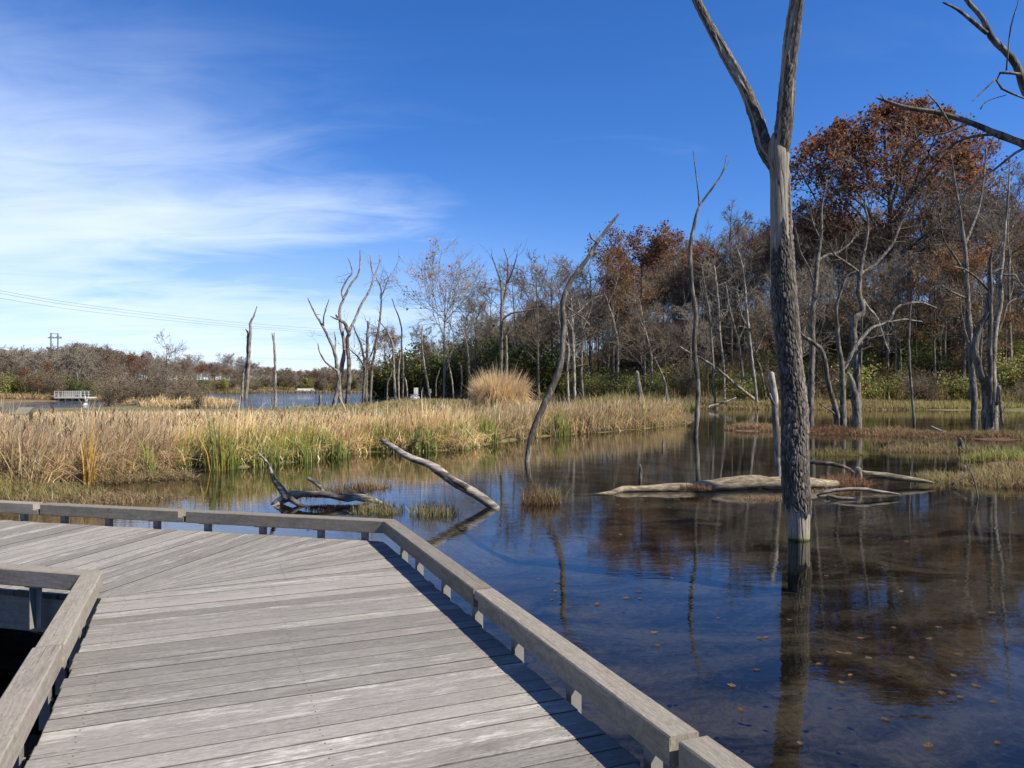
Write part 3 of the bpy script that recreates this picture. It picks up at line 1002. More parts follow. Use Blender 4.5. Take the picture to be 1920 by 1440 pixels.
# tree just outside the frame on the right; its limbs reach in at the top
YR = 14.0
traced('dead_tree', 'bare dead tree beyond the right edge whose crooked limbs reach into the sky', 'dead tree', YR, [
    dict(p=[(1953, 955, 34), (1952, 700, 32), (1951, 480, 30), (1950, 340, 27), (1952, 215, 22), (1950, 110, 17), (1956, -60, 15), (1945, -200, 10)]),
    dict(p=[(1951, 300, 18), (1935, 280, 16), (1913, 268, 14), (1865, 250, 12), (1817, 229, 10), (1759, 211, 9), (1704, 202, 7), (1647, 184, 4)], dy=.8),
    dict(p=[(1952, 215, 15), (1938, 192, 14), (1920, 168, 14), (1908, 129, 13), (1891, 103, 12), (1859, 71, 11), (1842, 36, 9), (1813, 0, 8), (1790, -40, 5)], dy=-.5),
    dict(p=[(1850, 62, 8), (1823, 39, 7), (1797, 19, 6), (1770, 6, 4)], y0=-.4, dy=-.6),
    dict(p=[(1887, 132, 3), (1890, 97, 3), (1896, 48, 2.5), (1910, 0, 2), (1912, -30, 1.5)], y0=-.3, dy=-.5),
    dict(p=[(1912, 139, 5), (1878, 136, 5), (1868, 146, 4), (1877, 165, 4), (1905, 178, 4), (1925, 186, 3)], y0=-.3, dy=-.2),
    dict(p=[(1868, 147, 3), (1846, 168, 2.5), (1824, 189, 1.6)], y0=-.3, dy=-.4),
    dict(p=[(1784, 239, 4), (1772, 218, 4), (1759, 197, 3.5), (1741, 177, 2)], y0=.4, dy=.3),
    dict(p=[(1872, 252, 6), (1835, 254, 5), (1804, 262, 5), (1765, 284, 4), (1739, 313, 3), (1728, 345, 2)], y0=.3, dy=.7),
    dict(p=[(1815, 232, 4), (1775, 248, 3), (1730, 258, 2.5), (1705, 280, 2), (1696, 302, 1.5)], y0=.4, dy=.9),
    dict(p=[(1950, 300, 8), (1920, 278, 6), (1862, 320, 4), (1815, 355, 3), (1785, 420, 2)], y0=0, dy=.6, mat='pale'),
    dict(p=[(1838, 205, 2), (1850, 190, 2), (1886, 178, 1.5)], y0=.2, dy=.2),
    dict(p=[(1660, 188, 2.5), (1650, 176, 1.5)], y0=.75, dy=.8),
], mat='dead', seed=3, S=10)

# leaning tree beside the cattails
YL = yw(866)
traced('leaning_dead_tree', 'leaning dead tree with snapped tip rising beside the end of the cattails', 'dead tree', YL, [
    dict(p=[(988, 866, 10.9), (998, 812, 10.9), (1018, 765, 11.8), (1040, 715, 12.6), (1054, 672, 11.8), (1056, 605, 10.9), (1057, 560, 10.1), (1071, 527, 9.24), (1100, 487, 8.4), (1122, 452, 7.14), (1142, 425, 5.46), (1160, 402, 3.78)], dy=1.2),
    dict(p=[(1062, 575, 3.36), (1080, 588, 2.94), (1095, 598, 2.52), (1105, 609, 1.68)], y0=.6, dy=.2),
    dict(p=[(1056, 600, 3.36), (1085, 585, 2.52), (1110, 560, 2.1), (1128, 554, 1.68)], y0=.6, dy=1.2),
    dict(p=[(1120, 455, 3.36), (1108, 446, 2.52), (1106, 436, 1.68)], y0=.9, dy=.7),
], mat='dark', seed=11, S=10)

# thin tall snag
traced('thin_dead_tree', 'thin tall dead tree with two spiky tips standing in open water', 'dead tree', yw(819), [
    dict(p=[(1305, 819, 9.24), (1309, 720, 9.24), (1302, 650, 8.4), (1305, 587, 7.98), (1296, 530, 7.56), (1295, 462, 7.14), (1302, 422, 5.88), (1312, 385, 4.62), (1342, 345, 3.36), (1358, 316, 2.52), (1362, 292, 1.34)], dy=.8),
    dict(p=[(1311, 388, 3.36), (1309, 360, 2.52), (1303, 310, 2.02), (1300, 284, 1.18)], y0=.6, dy=.1),
    dict(p=[(1358, 318, 1.68), (1370, 297, 1.01)], y0=.8, dy=.9),
    dict(p=[(1297, 470, 2.52), (1286, 462, 1.68)], y0=.5, dy=.3),
], mat='dead', seed=12)

# snags and dead trees standing at the right
traced('broken_snag', 'pale broken snag just behind the big forked trunk', 'dead tree', 19.0, [
    dict(p=[(1461, 893, 12), (1458, 840, 12.5), (1455, 795, 12.5), (1452, 740, 12), (1447, 699, 9)]),
    dict(p=[(1452, 760, 5), (1446, 748, 5), (1443, 738, 3)], y0=-.05, dy=-.2, mat='dark')], mat='pale', seed=13)
traced('broken_snag', 'short jagged snag with bleached spike on the red weed island', 'dead tree', yw(812), [
    dict(p=[(1607, 812, 17), (1606, 780, 16), (1603, 750, 14), (1598, 722, 11), (1591, 700, 4)], dy=.1),
    dict(p=[(1604, 812, 8), (1596, 808, 5), (1585, 814, 3)], dy=-.5)], mat='dead', seed=14)
traced('many_stemmed_dead_tree', 'dead tree with arching white branches on the red weed island', 'dead tree', yw(790), [
    dict(p=[(1581, 790, 13), (1580, 740, 11), (1579, 692, 10), (1573, 646, 8), (1568, 580, 6), (1577, 545, 5), (1586, 521, 4), (1604, 508, 2.5)], dy=-1),
    dict(p=[(1570, 790, 11), (1565, 760, 10), (1554, 724, 9), (1542, 661, 8.5), (1523, 642, 7), (1501, 624, 5.5), (1493, 599, 4.5), (1507, 588, 2.5)], dy=-2, mat='dark', sink=True),
    dict(p=[(1580, 700, 8), (1586, 690, 8), (1601, 655, 7), (1632, 617, 6), (1664, 605, 5), (1679, 580, 4.5), (1695, 571, 4), (1726, 567, 3), (1756, 577, 1.8)], dy=1.5, mat='pale'),
    dict(p=[(1664, 605, 4), (1695, 599, 3.6), (1714, 601, 3), (1729, 603, 2)], y0=.6, dy=1.0, mat='pale'),
    dict(p=[(1585, 700, 5), (1607, 661, 4.5), (1632, 636, 4), (1670, 627, 2)], dy=-1.0),
    dict(p=[(1506, 626, 3), (1510, 612, 2), (1512, 606, 1.3)], y0=-1.3, dy=-1.4, mat='pale'),
    dict(p=[(1570, 782, 4), (1560, 772, 3), (1535, 755, 2)], dy=-.8)], mat='dead', seed=15, twigs=45)
traced('crooked_dead_tree', 'tall crooked dead tree with zigzag trunk behind the red weed island', 'dead tree', yw(772), [
    dict(p=[(1609, 772, 13), (1606, 692, 12), (1601, 608, 13), (1617, 586, 12), (1611, 549, 10), (1612, 517, 9), (1620, 474, 7), (1628, 427, 5), (1622, 380, 3)], dy=1),
    dict(p=[(1612, 514, 7), (1632, 503, 6), (1648, 489, 6), (1673, 458, 5), (1686, 427, 4), (1705, 390, 2.5)], y0=.7, dy=2.5, mat='dark'),
    dict(p=[(1610, 510, 5), (1590, 495, 4.5), (1564, 477, 3.5), (1555, 455, 2)], y0=.7, dy=-1),
    dict(p=[(1618, 562, 6), (1630, 580, 5.5), (1645, 599, 5), (1657, 636, 4), (1668, 661, 2.5)], y0=.6, dy=-1.2, mat='pale'),
    dict(p=[(1600, 612, 5), (1590, 590, 4), (1576, 560, 3), (1570, 530, 2)], y0=.4, dy=1.5)], mat='dead', seed=16, twigs=70)
traced('dead_tree', 'upright dead tree right behind the big forked trunk', 'dead tree', yw(768), [
    dict(p=[(1520, 768, 12), (1523, 661, 11), (1523, 599, 10), (1528, 536, 9), (1532, 492, 8), (1539, 442, 6), (1541, 390, 4), (1550, 340, 2.5)], dy=1),
    dict(p=[(1532, 490, 6), (1552, 478, 5.5), (1570, 474, 5), (1595, 455, 3.5), (1610, 430, 2)], y0=.7, dy=2, mat='dark'),
    dict(p=[(1528, 536, 4), (1515, 500, 3.5), (1500, 470, 3), (1492, 430, 2)], y0=.5, dy=-1),
    dict(p=[(1538, 450, 4), (1525, 420, 3), (1515, 380, 2)], y0=.8, dy=.2)], mat='dead', seed=17, twigs=70)
traced('thin_dead_pole', 'slim straight dead pole in water right of the white arching branches', 'dead tree', yw(800), [
    dict(p=[(1714, 800, 5.5), (1710, 740, 5), (1707, 708, 4.6), (1704, 646, 4), (1706, 600, 3), (1708, 570, 2)])], mat='dead', seed=18)
traced('twisted_dead_tree', 'twisted dead tree with braided stems at the far right island', 'dead tree', yw(812), [
    dict(p=[(1853, 812, 22), (1851, 760, 19), (1849, 724, 16), (1832, 677, 14), (1826, 655, 13), (1836, 617, 12), (1848, 592, 11), (1854, 561, 9), (1857, 521, 7), (1868, 508, 6), (1881, 504, 3)], dy=-.4),
    dict(p=[(1864, 812, 14), (1864, 730, 12), (1862, 692, 11), (1864, 630, 9.5), (1876, 567, 8.5), (1876, 520, 7.5), (1882, 458, 6.5), (1889, 380, 4.5), (1893, 310, 2.5)], dy=.6, sink=True, mat='pale'),
    dict(p=[(1857, 800, 10), (1856, 700, 9), (1857, 599, 8), (1858, 540, 7), (1857, 483, 6), (1870, 470, 5), (1880, 455, 3)], y0=-.2, dy=-.6, mat='dark'),
    dict(p=[(1876, 515, 5), (1892, 516, 4.6), (1904, 516, 4.4), (1912, 532, 4), (1922, 540, 3)], y0=.4, dy=-.4, mat='pale'),
    dict(p=[(1868, 760, 5), (1873, 724, 6), (1876, 770, 5.5), (1881, 800, 4)], y0=-.3, dy=-.5, mat='dark'),
    dict(p=[(1830, 665, 5), (1815, 640, 4), (1805, 600, 3), (1800, 560, 2)], y0=-.2, dy=.9),
    dict(p=[(1855, 545, 5), (1830, 520, 4), (1808, 505, 3), (1790, 500, 2)], y0=-.3, dy=-1.2),
    dict(p=[(1866, 640, 4), (1880, 600, 3.5), (1890, 570, 3), (1905, 560, 2)], y0=.3, dy=1)], mat='dead', seed=19, twigs=80, S=10)
traced('dead_tree', 'grey dead tree with forked crown behind the twisted stems', 'dead tree', 52.0, [
    dict(p=[(1826, 752, 12), (1822, 690, 11), (1817, 600, 10), (1812, 520, 9), (1808, 460, 7.5), (1800, 400, 6), (1790, 340, 4), (1783, 290, 2.5)], dy=1),
    dict(p=[(1808, 460, 6), (1825, 420, 5), (1838, 380, 4), (1846, 320, 3), (1850, 270, 2)], y0=.8, dy=3),
    dict(p=[(1812, 520, 5), (1790, 480, 4), (1770, 450, 3), (1760, 400, 2)], y0=.6, dy=-2),
    dict(p=[(1815, 560, 4), (1790, 550, 3.5), (1765, 535, 2)], y0=.6, dy=-1.5)], mat='dead', seed=20, twigs=90)
traced('leaning_pole', 'thin dead trunk leaning down to the right on the far bank', 'dead tree', 72.0, [
    dict(p=[(1430, 762, 6), (1400, 738, 6), (1382, 724, 6), (1350, 696, 5), (1320, 675, 4.5), (1290, 660, 3.5), (1275, 650, 2.5)], dy=-3)], mat='pale', seed=21)
traced('dead_stub', 'short dead post standing in reeds left of the thin tall tree', 'dead tree', 50.0, [
    dict(p=[(1202, 775, 9), (1200, 740, 9), (1197, 715, 9), (1193, 697, 7)])], mat='dead', seed=22)
traced('dead_stub', 'slim curved dead stem left of the thin tall tree', 'dead tree', 55.0, [
    dict(p=[(1253, 765, 5), (1247, 720, 5), (1238, 695, 4), (1227, 670, 2.5)])], mat='dead', seed=23)
traced('fallen_branch', 'dead white branch lying on the far bank by the slim trunks', 'log', 66.0, [
    dict(p=[(1330, 762, 4), (1350, 757, 4), (1380, 746, 3)], dy=1)], mat='pale', seed=24, base_z=0)

# left: dead trees in and by the lake
traced('bleached_snag', 'bleached snag of two crossing stems standing in the lake', 'dead tree', yw(747), [
    dict(p=[(461, 746, 6), (465, 702, 6), (467, 665, 6), (469, 630, 5.5), (470, 605, 4.5), (477, 590, 3), (482, 574, 1.5)]),
    dict(p=[(454, 746, 5), (457, 702, 5.5), (464, 677, 5), (464, 647, 4.5), (465, 625, 4), (461, 617, 2)], sink=True, dy=.6)], mat='pale', seed=25)
traced('bleached_snag', 'slim bleached snag alone in the lake right of the two crossing stems', 'dead tree', yw(763), [
    dict(p=[(516, 763, 6), (516, 710, 5), (515, 665, 4.5), (514, 645, 4), (510, 625, 2)]),
    dict(p=[(514, 648, 3), (514, 624, 1.6)])], mat='pale', seed=26)
traced('many_stemmed_dead_tree', 'bleached many-stemmed dead tree with tall antler limbs before the lake', 'dead tree', yw(761), [
    dict(p=[(640, 761, 9), (637, 715, 9), (645, 665, 8), (645, 640, 7), (639, 612, 6), (637, 580, 5.5), (644, 562, 5), (657, 535, 4), (670, 517, 3.5), (675, 500, 3), (675, 470, 1.5)], dy=1),
    dict(p=[(626, 761, 8), (635, 715, 8), (632, 690, 7), (627, 660, 6.5), (615, 632, 5.5), (605, 612, 4.5), (590, 587, 3.5), (580, 565, 2.5), (577, 559, 1.5)], dy=-2, sink=True),
    dict(p=[(650, 761, 9), (655, 702, 8), (651, 640, 7), (654, 625, 7), (647, 607, 7), (637, 600, 5), (630, 590, 3)], dy=-1, mat='dark', sink=True),
    dict(p=[(654, 622, 5.5), (665, 600, 5), (677, 572, 4.5), (690, 550, 4), (700, 522, 3.5), (697, 502, 2.6), (694, 477, 1.5)], y0=-.6, dy=1.5),
    dict(p=[(699, 525, 3), (706, 508, 2.6), (712, 492, 2.2), (712, 474, 1.3)], y0=1, dy=2),
    dict(p=[(644, 562, 4), (641, 545, 3.5), (652, 522, 3), (660, 512, 2.5), (657, 495, 2), (652, 484, 1.2)], y0=.5, dy=0),
    dict(p=[(606, 612, 3.5), (608, 590, 2.6), (617, 561, 1.4)], y0=-1.2, dy=-2.5),
    dict(p=[(632, 695, 4.5), (612, 680, 3.5), (600, 662, 2.6), (596, 644, 1.5)], y0=-.7, dy=-2.5),
    dict(p=[(628, 661, 3), (629, 640, 2.4), (627, 622, 1.4)], y0=-.8, dy=.2),
    dict(p=[(640, 600, 4), (628, 597, 3), (620, 593, 1.6)], y0=-.8, dy=-1.6, mat='dark')], mat='pale', seed=27, twigs=10)
traced('grey_dead_tree', 'grey dead tree clump of upright stems right of the antler limbs', 'dead tree', yw(758), [
    dict(p=[(686, 758, 6), (687, 700, 6), (689, 640, 5), (690, 602, 3.5)]),
    dict(p=[(680, 758, 5), (684, 690, 5), (678, 650, 4), (668, 625, 3), (662, 608, 1.6)], dy=-2, sink=True),
    dict(p=[(694, 757, 5), (698, 690, 5), (706, 640, 4.5), (712, 600, 4), (715, 547, 3), (705, 520, 1.6)], dy=1.5, sink=True),
    dict(p=[(714, 560, 3), (722, 540, 2.4), (729, 520, 1.3)], y0=1.3, dy=2),
    dict(p=[(684, 690, 4), (672, 670, 3), (655, 655, 1.8)], y0=-.6, dy=-3),
    dict(p=[(688, 680, 3), (700, 655, 2.5), (706, 625, 1.5)], y0=.2, dy=2)], mat='dead', seed=28, twigs=90)
traced('dark_snag', 'dark dead treetop with three prongs above the tan grass clump', 'dead tree', 88.0, [
    dict(p=[(939, 752, 7), (940, 680, 7), (940, 595, 6), (941, 570, 5.5), (939, 530, 4), (931, 505, 3), (921, 476, 1.5)], dy=1),
    dict(p=[(941, 575, 4.5), (951, 530, 4), (952, 492, 3), (945, 466, 1.5)], y0=.7, dy=2),
    dict(p=[(951, 532, 3), (962, 505, 2.6), (970, 476, 1.5)], y0=1.2, dy=-1),
    dict(p=[(941, 600, 4), (958, 588, 3.6), (985, 583, 3), (1010, 578, 1.6)], y0=.6, dy=-2, mat='pale'),
    dict(p=[(948, 720, 5), (950, 670, 5), (949, 630, 3)], y0=-.5, dy=-.6, mat='pale')], mat='dead', seed=29, twigs=10)
# slim stems lining the shore between the lake and the tan grass clump
stems_px = [
    ('slim pale stem at the water edge left of the white boards', [(725, 757, 3), (727, 720, 3), (733, 705, 2.5), (735, 695, 1.5)]),
    ('tall pale trunk with long bare top left of the white boards', [(742, 752, 6), (738, 690, 5), (737, 650, 4.5), (725, 620, 3.5), (708, 600, 2)]),
    ('straight pale pole next to the tall bare-topped trunk', [(748, 752, 4), (747, 700, 4), (751, 660, 3)]),
    ('straight pale pole with forked top next to the shore', [(755, 752, 4), (756, 690, 4), (753, 650, 3.5), (752, 610, 3), (740, 575, 2), (735, 560, 1.2)]),
    ('short slanting stem just left of the white boards', [(764, 748, 3), (762, 720, 3), (759, 708, 1.6)]),
    ('leaning pale stem between the two white boards', [(806, 748, 4), (801, 715, 4), (795, 680, 3.5), (791, 640, 3), (792, 610, 2)]),
    ('short crooked stem left of the spreading tree trunk', [(817, 746, 3), (818, 715, 3), (825, 690, 1.6)]),
    ('short white stub beside the first white board', [(791, 750, 3.4), (792, 735, 3), (793, 727, 2)]),
    ('curved slim stem just right of the spreading tree trunk', [(850, 745, 3), (848, 715, 3), (843, 690, 2.5), (840, 670, 1.4)]),
    ('broken curved stub right of the spreading tree', [(864, 745, 4), (866, 710, 4), (865, 690, 4), (860, 680, 3)]),
    ('slim pale trunk left of the tan grass clump', [(881, 745, 5), (880, 710, 5), (878, 670, 4.5), (874, 640, 3.5), (866, 615, 2.2)]),
    ('dead pole leaning out of the tan grass clump', [(910, 712, 4), (906, 680, 4), (902, 655, 2.5)]),
    ('slim pole right of the tan grass clump', [(995, 745, 4), (994, 700, 4), (997, 640, 3.4), (998, 600, 2)]),
]
for k, (lb_, pp) in enumerate(stems_px):
    traced('slim_dead_trunk', lb_, 'dead tree', 96.0 + (k % 4) * 3, [dict(p=pp)], mat='pale' if k % 3 else 'dead', seed=40 + k, S=6, base_z=-.1, group='slim stems along the shore')
# slim trunks behind the leaning tree and along the far bank
bank_px = [
    (1075, [(1078, 748, 6), (1076, 690, 6), (1074, 620, 5), (1071, 560, 3)], 'slim grey trunk close behind the leaning tree'),
    (1092, [(1093, 745, 5), (1090, 690, 5), (1092, 620, 4), (1084, 560, 2.5)], 'second slim trunk right of the leaning tree'),
    (1062, [(1066, 752, 5), (1064, 700, 5), (1066, 650, 4), (1060, 600, 3)], 'short slim trunk hugging the leaning tree'),
    (1340, [(1341, 762, 5), (1338, 700, 5), (1334, 640, 4.5), (1330, 590, 4), (1322, 540, 3), (1316, 500, 2)], 'slim trunk on the bank right of the thin tall snag'),
    (1356, [(1358, 760, 5.5), (1357, 690, 5), (1350, 630, 4.5), (1346, 560, 4), (1340, 500, 2.5)], 'slim trunk with kink on the bank near the thin tall snag'),
    (1393, [(1394, 762, 5.5), (1392, 700, 5), (1384, 640, 4.5), (1368, 580, 4), (1360, 530, 3)], 'slim curved trunk above the leaning pole'),
    (1420, [(1418, 745, 6), (1412, 690, 5.5), (1404, 620, 5), (1398, 560, 4.5), (1392, 500, 3.5), (1380, 460, 2.5)], 'grey trunk on the bank left of the big forked trunk'),
    (1436, [(1437, 752, 4), (1428, 700, 3.5), (1416, 665, 3), (1408, 640, 2)], 'short bent stem left of the big forked trunk'),
    (1160, [(1222, 700, 5), (1220, 660, 5), (1210, 620, 4), (1198, 560, 3)], 'pale trunk on the slope above the dead post'),
    (1148, [(1158, 650, 5), (1152, 610, 4.5), (1140, 570, 4), (1132, 545, 2.6)], 'pale leaning trunk on the slope right of the leaning tree'),
    (1640, [(1664, 650, 5), (1662, 600, 5), (1655, 560, 3)], 'short grey trunk on the slope behind the white arching branches'),
    (1770, [(1764, 690, 6), (1762, 640, 6), (1768, 590, 5), (1760, 540, 3)], 'grey trunk on the slope left of the twisted stems'),
]
for k, (x_, pp, lb_) in enumerate(bank_px):
    traced('slim_tree', lb_, 'tree', 70.0 + (k % 3) * 2.5 if pp[0][1] > 735 else 84.0, [dict(p=pp, dy=1.0), dict(p=[(pp[2][0], pp[2][1], 2.6), (pp[2][0] + (14 if k % 2 else -15), pp[2][1] - 34, 2), (pp[2][0] + (22 if k % 2 else -20), pp[2][1] - 70, 1.2)], y0=.5, dy=1.5)],
           mat='dead' if k % 2 else 'pale', seed=60 + k, S=6, base_z=0.0 if pp[0][1] > 735 else 1.2, group='slim trunks on the far bank', twigs=45)

# logs and driftwood in the pond ------------------------------------------------------
traced('leaning_log', 'bare bent log slanting up out of the water beyond the boardwalk corner', 'log', yw(952), [
    dict(p=[(931, 953, 15), (918, 944, 17), (890, 925, 18), (845, 899, 17), (822, 884, 16), (799, 870, 15), (759, 852, 13), (735, 836, 11), (718, 826, 9)], dy=.5),
    dict(p=[(876, 915, 10), (855, 904, 10), (838, 893, 4)], y0=-.1, dy=-.05, mat='drift_dark')], mat='drift', seed=80, S=14, names=['trunk', 'bark_strip'], base_z=-.18)
traced('driftwood_root', 'half-sunken driftwood with an upturned horn-like root overgrown with weeds', 'log', yw(945), [
    dict(p=[(507, 947, 6), (524, 941, 12), (537, 934, 15), (549, 929, 13), (575, 926, 11), (606, 926, 11), (642, 932, 12), (670, 932, 13), (690, 937, 13), (716, 945, 9)], dy=-.1),
    dict(p=[(538, 938, 12), (530, 920, 10), (512, 896, 8), (507, 875, 5), (497, 862, 4), (486, 851, 2)], y0=-.05, dy=.3),
    dict(p=[(607, 924, 9), (601, 912, 8), (588, 902, 7), (577, 895, 6)], y0=0, dy=.15),
    dict(p=[(524, 944, 10), (512, 950, 8), (506, 955, 6)], y0=-.15, dy=-.25),
    dict(p=[(545, 936, 8), (560, 946, 6), (590, 952, 5), (640, 952, 5), (690, 945, 6)], y0=-.2, dy=-.35, mat='drift_dark')], mat='drift', seed=81, S=12, base_z=-.06, rough=.3)  # last, dark stem stands in for the log's reflection on the water
traced('fallen_log', 'large smooth fallen log lying in the water left of the forked trunk', 'log', 15.9, [
    dict(p=[(1075, 930, 3), (1120, 927, 6), (1152, 923, 9), (1166, 917, 13), (1220, 916, 15), (1295, 912, 21), (1382, 908, 26), (1465, 907, 25), (1530, 907, 22), (1570, 908, 12)], dy=1.1)], mat='log', seed=82, S=22, base_z=-.03, rough=.13)
traced('fallen_log', 'slim fallen log right of the forked trunk ending in the weeds', 'log', 17.6, [
    dict(p=[(1612, 888, 12), (1640, 890, 13), (1680, 895, 12), (1722, 900, 9), (1748, 905, 4)], dy=-.5)], mat='log', seed=83, S=12, base_z=.25)
traced('dead_branch', 'dark branch stretching right from behind the forked trunk', 'log', 18.2, [
    dict(p=[(1500, 862, 8), (1530, 867, 9), (1560, 870, 9), (1588, 878, 7), (1606, 892, 5)], dy=-.5)], mat='drift_dark', seed=84, S=10, base_z=.45)
traced('dead_stub', 'pale upright stub between the two slim logs right of the forked trunk', 'stump', 17.4, [
    dict(p=[(1612, 905, 11), (1611, 890, 12), (1609, 878, 11)])], mat='pale', seed=85, S=10)
traced('driftwood_branch', 'thin bleached driftwood branch arching low over the water', 'log', 15.7, [
    dict(p=[(1531, 929, 3), (1550, 922, 6), (1585, 918, 7), (1622, 917, 7), (1650, 921, 6), (1684, 926, 3)], dy=-.3)], mat='drift', seed=86, S=9, base_z=0)
traced('driftwood_piece', 'small white driftwood scrap floating before the arching branch', 'log', 15.2, [
    dict(p=[(1552, 929, 4), (1565, 933, 8), (1582, 934, 6), (1605, 934, 4)], dy=-.05)], mat='drift', seed=87, S=8, base_z=-.02)
traced('fallen_log', 'long pale log on the far right island with a forked butt', 'log', yw(818), [
    dict(p=[(1775, 812, 5), (1790, 816, 6), (1830, 818, 6), (1870, 819, 5.5), (1905, 819, 4)], dy=-.3),
    dict(p=[(1778, 814, 4), (1760, 806, 4), (1745, 799, 3)], dy=.4),
    dict(p=[(1770, 812, 3), (1745, 812, 2.5), (1738, 804, 1.6)], dy=.1)], mat='drift', seed=88, S=8, base_z=.12)
for lb_, pts_, Yx in (('small broken stump poking up left of the big fallen log', [(1201, 897, 7), (1201, 886, 7), (1200, 872, 3.5)], 18.5),
                      ('tiny dark stump near the end of the cattails', [(1243, 839, 4), (1243, 830, 4), (1244, 823, 2)], 27.5),
                      ('dark stump among brown sedge at the right', [(1803, 845, 12), (1803, 832, 11), (1800, 822, 6)], 26.0),
                      ('thin bent stick in the water before the right sedge', [(1834, 935, 2.6), (1828, 905, 2.4), (1820, 885, 2.2), (1810, 869, 1.6)], 15.3),
                      ('thin slanting stick against the right sedge', [(1786, 908, 3), (1800, 899, 2.6), (1812, 890, 2)], 17.0),
                      ('short post in the lake left of the antler limbs', [(599, 768, 6), (600, 752, 6), (601, 741, 5)], 72.0),
                      ('small rounded stump in the lake beside the short post', [(611, 768, 6), (611, 759, 6), (611, 753, 3)], 71.0)):
    traced('stump' if 'stump' in lb_ else ('post' if 'post' in lb_ else 'stick'), lb_, 'stump' if 'stump' in lb_ else ('post' if 'post' in lb_ else 'stick'), Yx, [dict(p=pts_)], mat='dead', seed=int(pts_[0][0]), S=8)
# ------------------------------------------------------------------ reeds, sedge, grass
def blades(mb, base, h, w, lean, az, c0, c1, K=4, kink=None, rs=None):
    """curved strips: base (N,3), h height, w width, lean = sideways run / height, az = direction of the lean"""
    N = len(base)
    t = np.linspace(0, 1, K)[None, :]
    run = lean[:, None] * h[:, None] * t ** 1.8
    z = h[:, None] * t * (1 - .38 * np.minimum(lean, 1.3)[:, None] ** 1.2 * t)
    if kink is not None:                       # broken-over tips
        tk = np.where(kink > 0, kink, 2.0)[:, None]
        over = np.maximum(0, t - tk)
        z = z - over * 1.7 * h[:, None]
        run = run + over * .55 * h[:, None]
    P = np.stack([base[:, 0:1] + run * np.cos(az)[:, None], base[:, 1:2] + run * np.sin(az)[:, None], base[:, 2:3] + z], -1)
    rs = rs or rng
    fa = rs.uniform(0, np.pi, N)
    side = np.stack([np.cos(fa), np.sin(fa), np.zeros(N)], -1)[:, None, :]
    ww = (w[:, None] * (1 - t ** 2.2 * .92))[..., None] * .5
    V = np.stack([P - side * ww, P + side * ww], 2)            # N,K,2,3
    k = np.arange(K - 1)
    q = np.stack([2 * k, 2 * k + 1, 2 * k + 3, 2 * k + 2], -1)[None] + (np.arange(N) * 2 * K)[:, None, None]
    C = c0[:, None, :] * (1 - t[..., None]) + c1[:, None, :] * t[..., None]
    C = np.repeat(C[:, :, None, :], 2, 2)
    mb.add(V.reshape(-1, 3), q.reshape(-1, 4), c=np.clip(C, .005, .9).reshape(-1, 3))


def pal(rs, n, cols, var=.26):
    cols = np.asarray(cols)
    c = cols[rs.integers(0, len(cols), n)]
    return c * (1 + rs.normal(0, var, (n, 1))) * (1 + rs.normal(0, .05, (n, 3)))


TAN = [(.74, .55, .27), (.82, .65, .37), (.60, .42, .20), (.84, .70, .45), (.70, .48, .23), (.48, .34, .18)]
TAN_DK = [(.34, .245, .13), (.42, .30, .16), (.25, .18, .10)]
GREEN = [(.20, .25, .065), (.27, .31, .09), (.16, .21, .055), (.36, .35, .13)]
GOLD = [(.50, .33, .09), (.54, .36, .12)]
OLIVE_ = [(.42, .38, .13), (.52, .42, .18)]
PINK = [(.64, .46, .29), (.72, .55, .36), (.52, .36, .22), (.78, .63, .44), (.64, .43, .25)]

fr = np.array(FRONT)
fr_in = []
# inward normals of the stand's water edge
dfr = np.gradient(fr, axis=0)
nfr = np.stack([-dfr[:, 1], dfr[:, 0]], -1)
nfr /= np.linalg.norm(nfr, axis=1, keepdims=True)
seglen = np.r_[0, np.cumsum(np.linalg.norm(np.diff(fr, axis=0), axis=1))]


def edge_at(s):
    x = np.interp(s, seglen, fr[:, 0])
    y = np.interp(s, seglen, fr[:, 1])
    n = np.stack([np.interp(s, seglen, nfr[:, 0]), np.interp(s, seglen, nfr[:, 1])], -1)
    return np.stack([x, y], -1), n / np.linalg.norm(n, axis=1, keepdims=True)


s_of_px = lambda px: float(np.interp(px, [p[0] for p in FRONT_PX], seglen))


